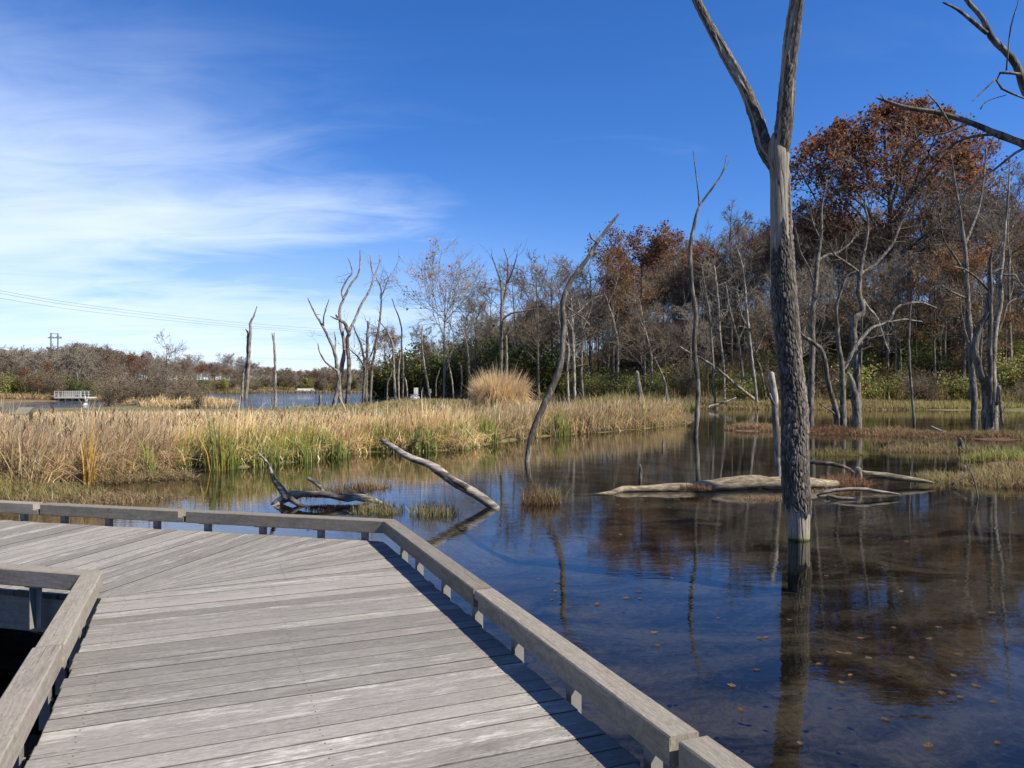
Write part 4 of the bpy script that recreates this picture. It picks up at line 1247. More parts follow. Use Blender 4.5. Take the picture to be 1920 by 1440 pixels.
def stand(name, label, px0, px1, n, depth, hmean, tanc, seed, green=0.0, wid=.022, messy=.30, dtop=None):
    rs = np.random.default_rng(seed)
    s = rs.uniform(s_of_px(px0), s_of_px(px1), n)
    e, nn = edge_at(s)
    ragged = .45 * fbm(e[:, 0] * .9, e[:, 1] * .9, 0, 77, 3)
    d = depth * rs.power(1.25, n)[:] * rs.uniform(0, 1, n) ** .35 + ragged
    p = e + nn * d[:, None]
    clump = fbm(p[:, 0] * 1.1, p[:, 1] * 1.1, 0, seed, 3)
    hh = (hmean + .36 * clump) * rs.normal(1, .15, n) * np.where(rs.uniform(0, 1, n) < .06, 1.3, 1.0) * (1 - .25 * np.clip((d - depth * .55) / depth, 0, 1))
    hh *= np.clip(.55 + d / 1.0, .5, 1.0)
    hh = np.clip(hh, .3, 2.2)
    z = np.full(n, -.05)
    b = np.stack([p[:, 0], p[:, 1], z], -1)
    lean = np.abs(rs.normal(0, messy, n)) + .05
    az = rs.uniform(0, 2 * np.pi, n)
    wind = rs.uniform(0, 1, n) < .5
    az = np.where(wind, rs.normal(.4, .6, n), az)
    c1 = pal(rs, n, tanc) * (1 + .25 * clump[:, None])
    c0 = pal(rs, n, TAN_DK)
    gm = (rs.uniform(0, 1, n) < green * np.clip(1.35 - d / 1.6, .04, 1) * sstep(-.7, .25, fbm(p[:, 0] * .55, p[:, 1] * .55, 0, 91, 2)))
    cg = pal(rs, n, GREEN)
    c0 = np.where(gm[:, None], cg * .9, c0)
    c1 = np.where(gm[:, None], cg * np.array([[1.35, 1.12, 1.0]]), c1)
    hh = np.where(gm, hh * rs.uniform(.5, .85, n), hh)
    lean = np.where(gm, lean * .6, lean)
    kink = np.where(rs.uniform(0, 1, n) < .30, rs.uniform(.45, .85, n), -1)
    kink = np.where(gm, -1, kink)
    mb = MB()
    blades(mb, b, hh, rs.uniform(.6, 1.4, n) * wid, lean, az, c0, c1, 5, kink, rs)
    # fallen dead leaves lying through the foot of the stand
    m_ = n // 5
    ix = rs.integers(0, n, m_)
    bl = b[ix] + np.stack([rs.normal(0, .15, m_), rs.normal(0, .15, m_), rs.uniform(.0, .25, m_)], -1)
    blades(mb, bl, rs.uniform(.4, .9, m_), np.full(m_, wid), rs.uniform(1.0, 2.2, m_), rs.uniform(0, 6.28, m_), pal(rs, m_, TAN), pal(rs, m_, TAN), 4, None, rs)
    # brown seed heads
    hN = n // 60
    ih = rs.integers(0, n, hN)
    for i in ih:
        q = b[i].copy(); q[2] = hh[i] * rs.uniform(.75, 1.0)
        mb.tube(np.array([q, q + [rs.normal(0, .02), rs.normal(0, .02), .10], q + [rs.normal(0, .03), rs.normal(0, .03), .2]]), [.008, .016, .006], 5, c=np.array([.16, .085, .045]) if rs.uniform() < .5 else np.array([.40, .30, .20]), cap=False)
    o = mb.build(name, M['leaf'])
    return tag(o, label, 'reeds', kind='stuff')


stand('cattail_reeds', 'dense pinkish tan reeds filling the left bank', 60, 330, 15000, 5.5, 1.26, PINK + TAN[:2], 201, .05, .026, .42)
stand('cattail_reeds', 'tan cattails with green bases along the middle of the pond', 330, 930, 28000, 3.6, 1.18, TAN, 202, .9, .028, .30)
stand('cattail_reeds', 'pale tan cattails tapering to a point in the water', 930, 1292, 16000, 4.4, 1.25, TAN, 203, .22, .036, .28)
# reeds further left, behind the boardwalk's far arm
def patch(name, label, cat, cx, cy, rx, ry, n, h, w, c0, c1, seed, lean=.4, kind=None, group=None, zoff=0.0, mound=False, K=4, rot=0.0):
    rs = np.random.default_rng(seed)
    a = rs.uniform(0, 2 * np.pi, n)
    r = np.sqrt(rs.uniform(0, 1, n))
    lx, ly = r * np.cos(a) * rx, r * np.sin(a) * ry
    ca, sa = math.cos(rot), math.sin(rot)
    X, Y = cx + ca * lx - sa * ly, cy + sa * lx + ca * ly
    k = fbm(X * 1.7 / max(rx, .6), Y * 1.7 / max(ry, .6), 0, seed, 3)
    keep = (r < .75) | (k > -.05)
    X, Y, r, k = X[keep], Y[keep], r[keep], k[keep]
    n = len(X)
    z = np.maximum(ground_h(X, Y), -.05) + zoff
    hh = h * rs.normal(1, .22, n) * (1 + .4 * k) * (np.sqrt(np.clip(1.05 - r ** 2, .12, 1)) if mound else np.clip(1.15 - .5 * r, .4, 1))
    hh = np.clip(hh, h * .12, h * 1.9)
    mb = MB()
    blades(mb, np.stack([X - cx, Y - cy, z], -1), hh, rs.uniform(.6, 1.4, n) * w, np.abs(rs.normal(0, lean, n)) + .05, rs.uniform(0, 2 * np.pi, n), pal(rs, n, c0), pal(rs, n, c1), K, np.where(rs.uniform(0, 1, n) < .2, rs.uniform(.5, .9, n), -1), rs)
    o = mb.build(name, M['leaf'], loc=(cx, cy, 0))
    return tag(o, label, cat, group, kind)


BROWN = [(.21, .125, .075), (.27, .165, .095), (.17, .10, .065), (.30, .21, .12)]
RUST = [(.25, .125, .07), (.21, .12, .07), (.29, .17, .095), (.20, .13, .08)]
OLIVE = [(.26, .25, .08), (.30, .28, .10), (.22, .20, .08), (.34, .28, .12)]
BUFF = [(.40, .32, .18), (.34, .26, .14), (.30, .24, .12), (.27, .22, .10)]
LIME = [(.35, .37, .09), (.29, .33, .08), (.42, .41, .13)]
stand_l = patch('reeds', 'tan reeds at the far left behind the boardwalk', 'reeds', -14.5, 18.5, 5.0, 4.2, 14000, 1.15, .026, TAN_DK, PINK + TAN, 210, .38, 'stuff')
patch('reeds', 'low dry reeds behind the cattails on the neck of land', 'reeds', -20.5, 46, 13, 7, 7000, .42, .05, TAN_DK, TAN + PINK, 211, .4, 'stuff')
patch('reeds', 'dry tan grass covering the reedy neck of land', 'reeds', -34.5, 80, 5.5, 15, 6500, .85, .09, TAN_DK, TAN, 216, .45, 'stuff', rot=.42)
patch('grass', 'short olive grass on the ground behind the cattails', 'grass', -6, 66, 13, 26, 12000, .40, .08, OLIVE, BUFF, 212, .5, 'stuff')
patch('grass', 'low green tussock grass at the muddy left bank', 'grass', -10.1, 15.6, 2.0, 1.0, 3500, .36, .016, OLIVE, OLIVE + BUFF + BROWN, 213, .9, 'stuff', rot=.3)
patch('grass', 'brown drowned grass along the muddy left shore', 'grass', -9.0, 14.9, 2.6, 1.1, 2600, .22, .016, BROWN, BUFF, 214, 1.1, 'stuff', rot=.3)
patch('grass', 'matted straw at the foot of the left reeds', 'grass', W(235, 900)[0], W(235, 900)[1], 1.6, .7, 1800, .35, .02, TAN_DK, BUFF, 215, 1.6, 'stuff', rot=.35)
# the far tip: reeds on the bank behind it
for k, (px, py, rx, ry, n, h, lb_) in enumerate([
        (1190, 766, 5.5, 3.0, 4200, 1.1, 'tan grass with green sprouts behind the cattail point'),
        (1330, 758, 7.5, 2.6, 4600, .8, 'straw grass along the bank under the slim trunks'),
        (1640, 760, 13, 2.8, 9000, .6, 'straw and green grass along the far bank at right'),
        (1850, 757, 11, 3.2, 8000, .65, 'lush green grass on the far bank behind the twisted stems'),
        (1470, 752, 11, 2.8, 7500, .65, 'grass fringe on the far bank behind the big forked trunk')]):
    c = [0, (66, 73, 68.3, 67.5, 70.5)[k]]
    patch('grass', lb_, 'grass', (px - 960) / F * c[1], c[1], rx, ry, n, h, .05, OLIVE if k in (0, 3) else TAN_DK, (BUFF + OLIVE) if k in (0, 2, 4) else (OLIVE + BUFF + LIME[:1] if k == 3 else BUFF), 220 + k, .45, 'stuff')

# single clumps that stand out
clumps = [
    ('cattail_clump', 'tall bright green cattail clump at the left water edge', 405, 882, .34, .22, 105, 1.5, .028, GREEN + GOLD, LIME + OLIVE_, .15),
    ('cattail_clump', 'yellow-green cattail clump right of the tallest green one', 428, 880, .30, .20, 90, 1.15, .028, GREEN, GREEN + LIME, .2),
    ('cattail_clump', 'golden-orange reed clump at the left mud bank', 166, 908, .16, .12, 60, 1.15, .026, GOLD, GOLD, .12),
    ('cattail_clump', 'small golden reed clump near the left boardwalk end', 58, 880, .14, .12, 40, .95, .026, GOLD, GOLD, .15),
    ('cattail_clump', 'short green cattail clump over its own reflection', 278, 893, .24, .15, 50, .85, .026, GREEN, LIME, .22),
    ('cattail_clump', 'small green clump left of the tallest green one', 246, 895, .16, .12, 34, .7, .024, GOLD, LIME, .2),
    ('cattail_clump', 'green cattail clump behind the driftwood root', 492, 874, .50, .3, 130, .85, .028, GREEN, GREEN, .25),
    ('cattail_clump', 'green cattail clump above the driftwood root', 560, 865, .55, .3, 150, .95, .028, GREEN, GREEN + LIME, .25),
    ('cattail_clump', 'green cattail clump left of the leaning log tip', 625, 858, .55, .3, 140, .95, .030, GREEN, GREEN, .25),
    ('cattail_clump', 'green cattail clump right at the leaning log tip', 722, 846, .6, .35, 150, .95, .032, GREEN, GREEN + LIME, .25),
    ('cattail_clump', 'green cattail clump above the middle of the leaning log', 790, 846, .7, .35, 170, 1.0, .032, GREEN, GREEN, .25),
    ('cattail_clump', 'green cattail clump well right of the leaning log', 850, 842, .6, .35, 140, 1.0, .034, GREEN, GREEN, .22),
    ('cattail_clump', 'green cattail clump left of the leaning tree foot', 905, 832, .6, .35, 120, 1.05, .034, GREEN, LIME, .22),
    ('cattail_clump', 'green cattail clump just right of the leaning tree foot', 1045, 816, .6, .35, 110, 1.1, .036, GREEN, LIME, .2),
]
for k, (nm, lb_, px, py, rx, ry, n, h, w, c0, c1, ln) in enumerate(clumps):
    c = W(px, py)
    patch(nm, lb_, 'cattail', c[0], c[1], rx, ry, n, h, w, c0, c1, 240 + k, ln, None, 'green and golden cattail clumps along the water edge')
# the tall tan grass clump (a fountain of plumes)
rs = np.random.default_rng(300)
cx_, cy_ = at(936, 750, 46)[:2]
n = 5200
aa, rr_ = rs.uniform(0, 6.283, n), np.sqrt(rs.uniform(0, 1, n))
bx_, by_ = rr_ * np.cos(aa) * 1.15, rr_ * np.sin(aa) * 1.1
mb = MB()
hh = rs.normal(2.7, .42, n) * (1 - .22 * rr_ ** 2) * (1 + .14 * np.sin(aa * 3 + 1) * rr_)
blades(mb, np.stack([bx_, by_, np.full(n, .05)], -1), hh, rs.uniform(.03, .06, n), .10 + .30 * rr_ * rs.uniform(.5, 1.4, n), aa + rs.normal(0, .5, n), pal(rs, n, [(.46, .31, .15), (.56, .39, .19)]), pal(rs, n, [(.66, .49, .27), (.74, .58, .35), (.56, .40, .22)]), 5, np.where(rs.uniform(0, 1, n) < .35, rs.uniform(.6, .9, n), -1), rs)
tag(mb.build('tall_grass_clump', M['leaf'], loc=(cx_, cy_, 0)), 'big rounded clump of tall straw-coloured grass behind the cattails', 'grass clump')

# sedge and weed patches standing in the water
sed = [
    ('sedge_tuft', 'small brown sedge tuft left of the big fallen log', 1020, 943, .46, .34, 620, .42, .012, BROWN, BROWN + OLIVE, .35),
    ('sedge_tuft', 'sparse yellowish sedge before the leaning log foot', 818, 962, .48, .42, 420, .30, .011, OLIVE, BUFF, .4),
    ('sedge_tuft', 'sparse yellowish sedge at the right end of the driftwood', 708, 960, .50, .38, 460, .26, .011, OLIVE, BUFF, .4),
    ('weed_tuft', 'rusty weeds growing on the driftwood root', 625, 940, .75, .16, 1000, .24, .011, RUST, BROWN + OLIVE, .6),
    ('weed_tuft', 'dark sedge behind the driftwood root', 690, 915, .55, .30, 480, .26, .012, BROWN, OLIVE + BROWN, .5),
    ('weed_tuft', 'olive weeds between the driftwood horn and stub', 570, 922, .38, .22, 380, .30, .011, OLIVE, OLIVE + RUST, .5),
    ('weed_tuft', 'red-brown weeds caught on the big fallen log', 1298, 926, .40, .16, 620, .18, .010, RUST, RUST + BROWN, 1.2),
    ('weed_tuft', 'red-brown weeds right of the forked trunk by the stub', 1590, 909, .62, .5, 1100, .34, .012, RUST, RUST + BROWN, .8),
    ('weed_tuft', 'straw debris floating left of the forked trunk foot', 1425, 936, .45, .28, 700, .16, .011, RUST, BUFF + RUST, 1.5),
    ('weed_tuft', 'straw and stick debris right of the forked trunk', 1545, 921, .5, .4, 700, .14, .012, BROWN, BUFF + BROWN, 1.7),
    ('sedge_mat', 'low russet weed mat left of the jagged snag', 1418, 806, 1.7, 1.3, 2000, .32, .025, BROWN, BROWN + BUFF, .8),
    ('sedge_mat', 'reddest weed mat around the foot of the jagged snag', 1565, 812, 2.3, 1.3, 2600, .28, .025, RUST, RUST + BROWN, .9),
    ('sedge_mat', 'brown weed mat between jagged snag and long pale log', 1680, 815, 2.7, 1.2, 2600, .28, .025, BROWN, RUST + BUFF, .8),
    ('sedge_mat', 'brown weed mat under the long pale log', 1800, 820, 2.9, 1.3, 2600, .26, .025, BROWN, BROWN + BUFF, .8),
    ('sedge_mat', 'weed mat around the twisted stems at far right', 1895, 820, 2.5, 1.5, 2400, .32, .025, BROWN, BROWN + OLIVE, .7),
    ('sedge_tuft', 'yellow-green sedge in water right behind the forked trunk', 1575, 853, 1.2, .6, 1000, .27, .018, OLIVE, OLIVE + BROWN, .5),
    ('sedge_tuft', 'bushy dry sedge in water before the long pale log', 1735, 845, 2.1, .8, 1900, .33, .018, BROWN, BUFF + OLIVE, .6),
    ('sedge_tuft', 'bright yellow-green grass tuft at the far right', 1885, 864, 1.3, .6, 1300, .38, .018, OLIVE, LIME + OLIVE, .45),
    ('sedge_mat', 'olive and tan sedge bed at the right edge', 1878, 902, 1.6, 1.5, 3800, .28, .016, BROWN, OLIVE + BUFF, .6),
    ('sedge_mat', 'tan sedge bed running out of the right edge', 1990, 898, 2.4, 2.4, 4200, .34, .018, BROWN, OLIVE + BUFF, .6),
    ('sedge_tuft', 'little sedge tuft at the end of the slim log', 1745, 900, .45, .35, 420, .34, .012, OLIVE, BUFF, .6),
]
for k, (nm, lb_, px, py, rx, ry, n, h, w, c0, c1, ln) in enumerate(sed):
    c = W(px, py)
    patch(nm, lb_, 'sedge', c[0], c[1], rx, ry, n, h, w, c0, c1, 320 + k, ln, None, 'sedge and weed patches in the pond', zoff=.13 if 'on the driftwood' in lb_ or 'caught on' in lb_ else 0.0)

# leaves afloat ----------------------------------------------------------------------
def leaf_mesh(seed):
    r = np.random.default_rng(seed)
    n = 14
    a = np.arange(n) / n * 2 * np.pi
    rad = np.where(np.arange(n) % 2 == 0, 1.0, .80) * (1 + r.normal(0, .08, n))
    x, y = rad * np.cos(a) * .062, rad * np.sin(a) * .042
    z = .006 + .007 * (x / .062) ** 2 + r.normal(0, .002, n) + .006 * np.abs(y / .042)
    v = [(0, 0, .006)] + list(zip(x, y, z))
    t = [(0, k + 1, (k + 1) % n + 1) for k in range(n)]
    c = np.array([(.15, .10, .065), (.13, .09, .06), (.19, .14, .095), (.14, .08, .055)][seed % 4])
    b = MB().add(v, t=t, c=c)
    b.tube(np.array([(-.055, 0, .012), (-.09, .006, .018), (-.115, .004, .012)]), [.0022, .002, .0015], 4, c=c * .7, cap=False)
    me = b.mesh('floating_leaf')
    me.materials.append(M['leaf'])
    return me


LM = [leaf_mesh(k) for k in range(6)]
leaf_px = [(1010, 1086), (1045, 1092), (1041, 1109), (1035, 1125), (1174, 1122), (1199, 1110), (1200, 1123), (1119, 1134), (1227, 1187), (1233, 1211), (1347, 1160), (1424, 1197), (1436, 1196), (1419, 1257), (1372, 1287), (1390, 1332), (1535, 1246),
           (1590, 1227), (1575, 1225), (1578, 1281), (1594, 1267), (1614, 1198), (1629, 1235), (1676, 1178), (1710, 1235), (1742, 1199), (1760, 1177), (1798, 1229), (1766, 1301), (1800, 1308), (1862, 1317), (1830, 1287), (1788, 1268), (1870, 1394),
           (1158, 947), (1190, 948), (1214, 944), (1256, 952), (1163, 955), (1177, 971), (1070, 973), (1196, 984), (1162, 988), (1117, 999), (1164, 1003), (1158, 1042), (1328, 971), (1400, 1004), (1550, 1081), (1650, 1010), (1742, 986), (1700, 1016), (1480, 1163), (1865, 955), (1900, 962), (1113, 879), (1130, 875), (1262, 874), (1325, 892), (1350, 845), (1260, 1085), (1290, 1050), (1690, 1110), (1790, 1090), (1860, 1150), (1660, 1350), (1500, 1395), (1740, 1400)]
for k, (px, py) in enumerate(leaf_px):
    c = W(px, py)
    o = obj('floating_leaf', LM[k % 6], None, (c[0], c[1], .003), (k * 2.4) % 6.28, .42 + .3 * ((k * 37) % 10) / 10)
    tag(o, 'curled brown oak leaf floating on the pond', 'leaf', 'fallen leaves afloat on the pond')
# ------------------------------------------------------------------ woods
def grow(seed, H, r0, levels, wob=.03, lean=0.0):
    """levels of branches: list of (points (N,K,3), radii (N,K))"""
    r = np.random.default_rng(seed)
    K = 9
    z = np.linspace(0, 1, K)
    P = np.stack([np.cumsum(r.normal(0, wob * H / K * 2.0, K)) * z + lean * H * z ** 1.5, np.cumsum(r.normal(0, wob * H / K * 2.0, K)) * z, H * z], -1)
    P -= P[0]
    out = [(P[None], (r0 * (1 - .80 * z ** 1.1))[None])]
    par, prad = out[0]
    for lv in levels:
        N0, K0 = prad.shape
        cnt = np.maximum(1, r.poisson(lv['n'], N0)) if N0 > 1 else np.array([lv['n']])
        idx = np.repeat(np.arange(N0), cnt)
        n = len(idx)
        t = lv['t0'] + (lv.get('t1', .98) - lv['t0']) * r.uniform(0, 1, n) ** lv.get('tp', .8)
        f = t * (K0 - 1)
        i = np.minimum(f.astype(int), K0 - 2)
        w = (f - i)[:, None]
        A, B = par[idx, i], par[idx, i + 1]
        p = A * (1 - w) + B * w
        tan = B - A
        tan /= np.linalg.norm(tan, axis=1, keepdims=True) + 1e-9
        pr = prad[idx, i] * (1 - w[:, 0]) + prad[idx, i + 1] * w[:, 0]
        plen = np.linalg.norm(np.diff(par, axis=1), axis=2).sum(1)[idx]
        q = r.normal(size=(n, 3))
        q -= (q * tan).sum(1, keepdims=True) * tan
        q /= np.linalg.norm(q, axis=1, keepdims=True) + 1e-9
        a = np.radians(r.normal(lv['ang'], lv.get('asd', 12), n))[:, None]
        d = np.cos(a) * tan + np.sin(a) * q
        if lv.get('full'):
            L = plen * lv['len'] * np.interp(t, *lv['full']) * r.uniform(.75, 1.2, n)
        else:
            L = plen * lv['len'] * (1 - .45 * t) * r.uniform(.6, 1.25, n)
        Kc = lv.get('K', 5)
        pts = [p]
        for k in range(Kc - 1):
            d = d + r.normal(0, lv.get('jit', .18), (n, 3))
            d[:, 2] += lv.get('up', .08)
            d /= np.linalg.norm(d, axis=1, keepdims=True)
            pts.append(pts[-1] + d * (L / (Kc - 1))[:, None])
        C = np.stack(pts, 1)
        rr = np.maximum(pr * lv.get('rr', .55), lv.get('rmin', .008))
        rad = rr[:, None] * np.linspace(1, .35, Kc)[None]
        rad = np.maximum(rad, lv.get('rmin', .008) * .6)
        out.append((C, rad))
        par, prad = C, rad
    return out


def cards(mb, centers, size, rs, cols, flat=.0):
    n = len(centers)
    a = rs.normal(size=(n, 3)); a /= np.linalg.norm(a, axis=1, keepdims=True)
    b = rs.normal(size=(n, 3)); b -= (b * a).sum(1, keepdims=True) * a; b /= np.linalg.norm(b, axis=1, keepdims=True)
    s = size * rs.uniform(.55, 1.35, n)[:, None]
    a, b = a * s * .5, b * s * .36
    V = np.stack([centers - a, centers + b * .9, centers + a, centers - b], 1)
    q = np.arange(n * 4).reshape(n, 4)
    cl_ = fbm(centers[:, 0] * .9, centers[:, 1] * .9, centers[:, 2] * .9, 63, 3)
    c = np.repeat(pal(rs, n, cols, .24) * (1 + .45 * cl_[:, None]) * (1 + np.array([[-.06, .06, .10]]) * np.sign(cl_)[:, None]), 4, axis=0)
    mb.add(V.reshape(-1, 3), q, c=np.clip(c, .005, .8))


def pts_on(levels, which, rs, n, spread, low=.25, clumpy=2.2):
    res = []
    for lv in which:
        P, _ = levels[lv]
        N, K, _3 = P.shape
        wt = rs.uniform(0, 1, N) ** clumpy
        i, t = rs.choice(N, n // len(which), p=wt / wt.sum()), rs.uniform(low, 1, n // len(which)) * (K - 1)
        k = np.minimum(t.astype(int), K - 2)
        w = (t - k)[:, None]
        res.append(P[i, k] * (1 - w) + P[i, k + 1] * w)
    c = np.concatenate(res)
    return c + rs.normal(0, spread, c.shape)


class Proto:
    def __init__(self, name, levels, tmat, cmat, leaves=None, crown_from=2, sides=(8, 6, 4, 3, 3)):
        tb, cb = MB(), MB()
        for k, (P, rd) in enumerate(levels):
            (tb if k < crown_from else cb).tube(P, rd, sides[min(k, 4)], cap=False)
        self.parts = []
        me = tb.mesh('trunk', True); me.materials.append(M[tmat]); self.parts.append(('trunk', me))
        if cb.nv:
            me = cb.mesh('crown', True); me.materials.append(M[cmat]); self.parts.append(('crown', me))
        if leaves is not None:
            me = leaves.mesh('foliage'); me.materials.append(M['leaf']); self.parts.append(('foliage', me))
        self.tris = sum(len(m.polygons) * 2 for _, m in self.parts)

    def top(self):
        if hasattr(self, '_top'):
            return self._top
        """height of the crown (99.5 percent of its vertices lie below)"""
        zs = []
        for _, m in self.parts:
            a = np.empty(len(m.vertices) * 3, np.float32)
            m.vertices.foreach_get('co', a)
            zs.append(a[2::3])
        self._top = float(np.quantile(np.concatenate(zs), .995))
        return self._top

    def place(self, name, label, cat, x, y, z, s, rot, group, sz=1.0):
        root = thing(name, label, cat, (x, y, z), rot, group, (s, s, s * sz))
        for nm, me in self.parts:
            obj(nm, me, root)
        return root


def bare(seed, H=12, spread=.42, n1=15, n2=7, n3=6, ang=48, up=.10, r0=.17, t0=.30, tm='trunk', cm='twig', lean=0.0, leafy=None, nleaf=0, lsize=.2, wob=.03, tw=1.0, lspread=.2, dome=None):
    lv = grow(seed, H, r0, [
        dict(n=n1, t0=t0, t1=.97, ang=ang, asd=14, len=spread, full=([t0, t0 + .2, .75, 1], [.75, 1.0, .75, .42]), K=7, jit=.15, up=up, rr=.46, rmin=.03, tp=.9),
        dict(n=n2, t0=.22, ang=46, len=.55, K=5, jit=.20, up=.05, rr=.5, rmin=.02 * tw),
        dict(n=n3, t0=.20, ang=42, len=.60, K=4, jit=.26, up=.03, rr=.55, rmin=.0135 * tw)], wob, lean)
    if dome:                                   # keep the crown inside a rounded outline
        cz, rxy, rz = dome[0] * H, dome[1] * H, dome[2] * H
        for k in range(1, len(lv)):
            P_, rd_ = lv[k]
            rel = (P_ - [0, 0, cz]) / [rxy, rxy, rz]
            rr = np.linalg.norm(rel, axis=2, keepdims=True)
            f = np.where(rr > .85, (.85 + (1 - np.exp(-(rr - .85) * 2.2)) * .22) / np.maximum(rr, 1e-6), 1.0)
            f = np.where(rel[..., 2:3] < -.55, 1.0, f)
            lv[k] = (rel * f * [rxy, rxy, rz] + [0, 0, cz], rd_)
    lf = None
    if leafy:
        rs = np.random.default_rng(seed + 900)
        lf = MB()
        cards(lf, pts_on(lv, [2, 3], rs, nleaf, lspread * H / 12), lsize, rs, leafy)
    return Proto('tree', lv, tm, cm, lf)


OAK = [(.20, .085, .045), (.25, .11, .055), (.15, .065, .038), (.30, .15, .08), (.22, .115, .065)]
RED = [(.24, .08, .045), (.20, .07, .04), (.28, .11, .055), (.17, .075, .05)]
ORANGE = [(.30, .15, .06), (.25, .12, .055), (.34, .19, .08), (.21, .115, .06)]
BRONZE = [(.20, .14, .085), (.25, .175, .105), (.16, .115, .075)]
P_bare = [bare(1, 12, .42, 18, 9, 10, r0=.14), bare(2, 13, .36, 20, 9, 9, ang=40, up=.14, r0=.14), bare(3, 11, .52, 17, 10, 10, ang=56, up=.05, r0=.14), bare(4, 12.5, .40, 18, 9, 9, ang=44, cm='twig_grey', tm='trunk_pale', r0=.13), bare(5, 12, .48, 17, 10, 9, ang=52, cm='twig_grey', r0=.14), bare(6, 11.5, .46, 17, 9, 9, cm='twig', leafy=BRONZE, nleaf=2200, lsize=.20, r0=.13)]
P_far = [bare(7, 12, .50, 20, 9, 8, r0=.15, tw=1.7, t0=.25, cm='twig_grey'), bare(8, 12, .46, 20, 9, 8, ang=44, up=.12, r0=.15, tw=1.9, cm='twig_grey', tm='trunk_pale', t0=.22), bare(9, 11, .56, 18, 9, 8, ang=56, r0=.15, tw=1.9, leafy=BRONZE, nleaf=1600, lsize=.26, t0=.2)]
P_slim = [bare(11, 11, .20, 11, 6, 6, ang=38, r0=.10, t0=.5, tm='trunk_pale', cm='twig_grey', wob=.05), bare(12, 12, .18, 10, 6, 6, ang=42, r0=.09, t0=.55, cm='twig_grey', wob=.06, lean=.06), bare(13, 10, .22, 11, 6, 6, ang=40, r0=.085, t0=.45, tm='trunk_pale', wob=.05, lean=-.07)]
P_oak = [bare(21, 13, .62, 34, 11, 7, ang=58, up=.06, r0=.27, t0=.26, leafy=OAK, nleaf=19000, lsize=.20, lspread=.18, dome=(.66, .56, .42)), bare(22, 12, .46, 18, 9, 8, ang=50, r0=.17, leafy=OAK, nleaf=7500, lsize=.18, lspread=.20), bare(23, 12, .46, 18, 9, 8, r0=.17, leafy=RED, nleaf=6500, lsize=.18, lspread=.20), bare(24, 11.5, .46, 18, 9, 8, r0=.16, leafy=ORANGE, nleaf=5000, lsize=.17, lspread=.22)]
P_syc = bare(31, 13, .72, 24, 10, 8, ang=42, up=.10, r0=.15, t0=.22, tm='trunk_pale', cm='twig_grey', leafy=[(.42, .22, .06), (.38, .15, .05), (.45, .30, .12)], nleaf=420, lsize=.30)
P_small = bare(32, 7.5, .55, 15, 8, 7, ang=62, up=.02, r0=.12, t0=.28, tm='trunk', cm='twig_grey', leafy=ORANGE, nleaf=60, lsize=.2)
P_larch = [bare(41, 10, .24, 26, 7, 5, ang=70, up=.02, r0=.12, t0=.25, tm='trunk_pale', cm='twig_red', leafy=[(.23, .10, .05), (.27, .13, .06), (.20, .10, .06)], nleaf=3200, lsize=.16)]


def shrub(seed, H, n1, spread, cols, nleaf, lsize, cm='twig', arch=.0):
    """many stems from the ground"""
    rs = np.random.default_rng(seed)
    K = 6
    a = rs.uniform(0, 6.283, n1)
    out = rs.uniform(.1, 1.25, n1) * spread
    t = np.linspace(0, 1, K)[None, :]
    hh = H * rs.uniform(.55, 1.05, n1)[:, None]
    x = out[:, None] * t ** 1.3 * np.cos(a)[:, None] + np.cumsum(rs.normal(0, .04 * H, (n1, K)), 1) * t
    y = out[:, None] * t ** 1.3 * np.sin(a)[:, None] + np.cumsum(rs.normal(0, .04 * H, (n1, K)), 1) * t
    z = hh * (t - arch * t ** 3)
    P = np.stack([x, y, z], -1)
    rd = np.maximum(.022 * (1 - .75 * t), .006) * np.ones((n1, 1))
    lv = [(P, rd)]
    n2 = 7
    idx = np.repeat(np.arange(n1), n2)
    f = rs.uniform(.08, 1, len(idx)) * (K - 1)
    i = np.minimum(f.astype(int), K - 2)
    w = (f - i)[:, None]
    p = P[idx, i] * (1 - w) + P[idx, i + 1] * w
    d = rs.normal(size=(len(idx), 3)); d[:, 2] = np.abs(d[:, 2]) * .6
    d /= np.linalg.norm(d, axis=1, keepdims=True)
    L = H * .30 * rs.uniform(.5, 1.2, len(idx))[:, None]
    pts = [p]
    for k in range(3):
        d = d + rs.normal(0, .25, d.shape); d /= np.linalg.norm(d, axis=1, keepdims=True)
        pts.append(pts[-1] + d * L / 3)
    C = np.stack(pts, 1)
    lv.append((C, np.full((len(idx), 4), .012)))
    b = MB()
    b.tube(P, rd, 4, cap=False)
    b.tube(C, lv[1][1], 3, cap=False)
    parts = []
    me = b.mesh('brushwood', True); me.materials.append(M[cm]); parts.append(('brushwood', me))
    if nleaf:
        l = MB()
        cards(l, pts_on(lv, [0, 1, 1], rs, nleaf, .10 * H, .06), lsize, rs, cols)
        me = l.mesh('foliage'); me.materials.append(M['leaf']); parts.append(('foliage', me))
    pr = Proto.__new__(Proto)
    pr.parts = parts
    return pr


YG = [(.25, .24, .07), (.31, .27, .085), (.19, .20, .06), (.33, .26, .10)]
DG = [(.08, .10, .035), (.11, .13, .04), (.06, .08, .03), (.16, .155, .05)]
BR = [(.19, .13, .075), (.24, .17, .10), (.15, .105, .065)]
S_green = [shrub(51, 3.0, 16, 1.7, YG, 2600, .19), shrub(52, 2.4, 14, 1.6, YG + DG, 2200, .18), shrub(53, 3.2, 16, 1.6, DG, 2800, .19)]
S_brown = [shrub(54, 3.2, 34, 1.7, BR, 2200, .15, 'twig'), shrub(55, 3.8, 40, 1.9, BR, 1200, .15, 'twig'), shrub(56, 3.2, 42, 2.0, BR, 500, .12, 'twig', .25)]


def free(pl, x, y, d):
    return all((x - a) ** 2 + (y - b) ** 2 > d * d for a, b in pl)


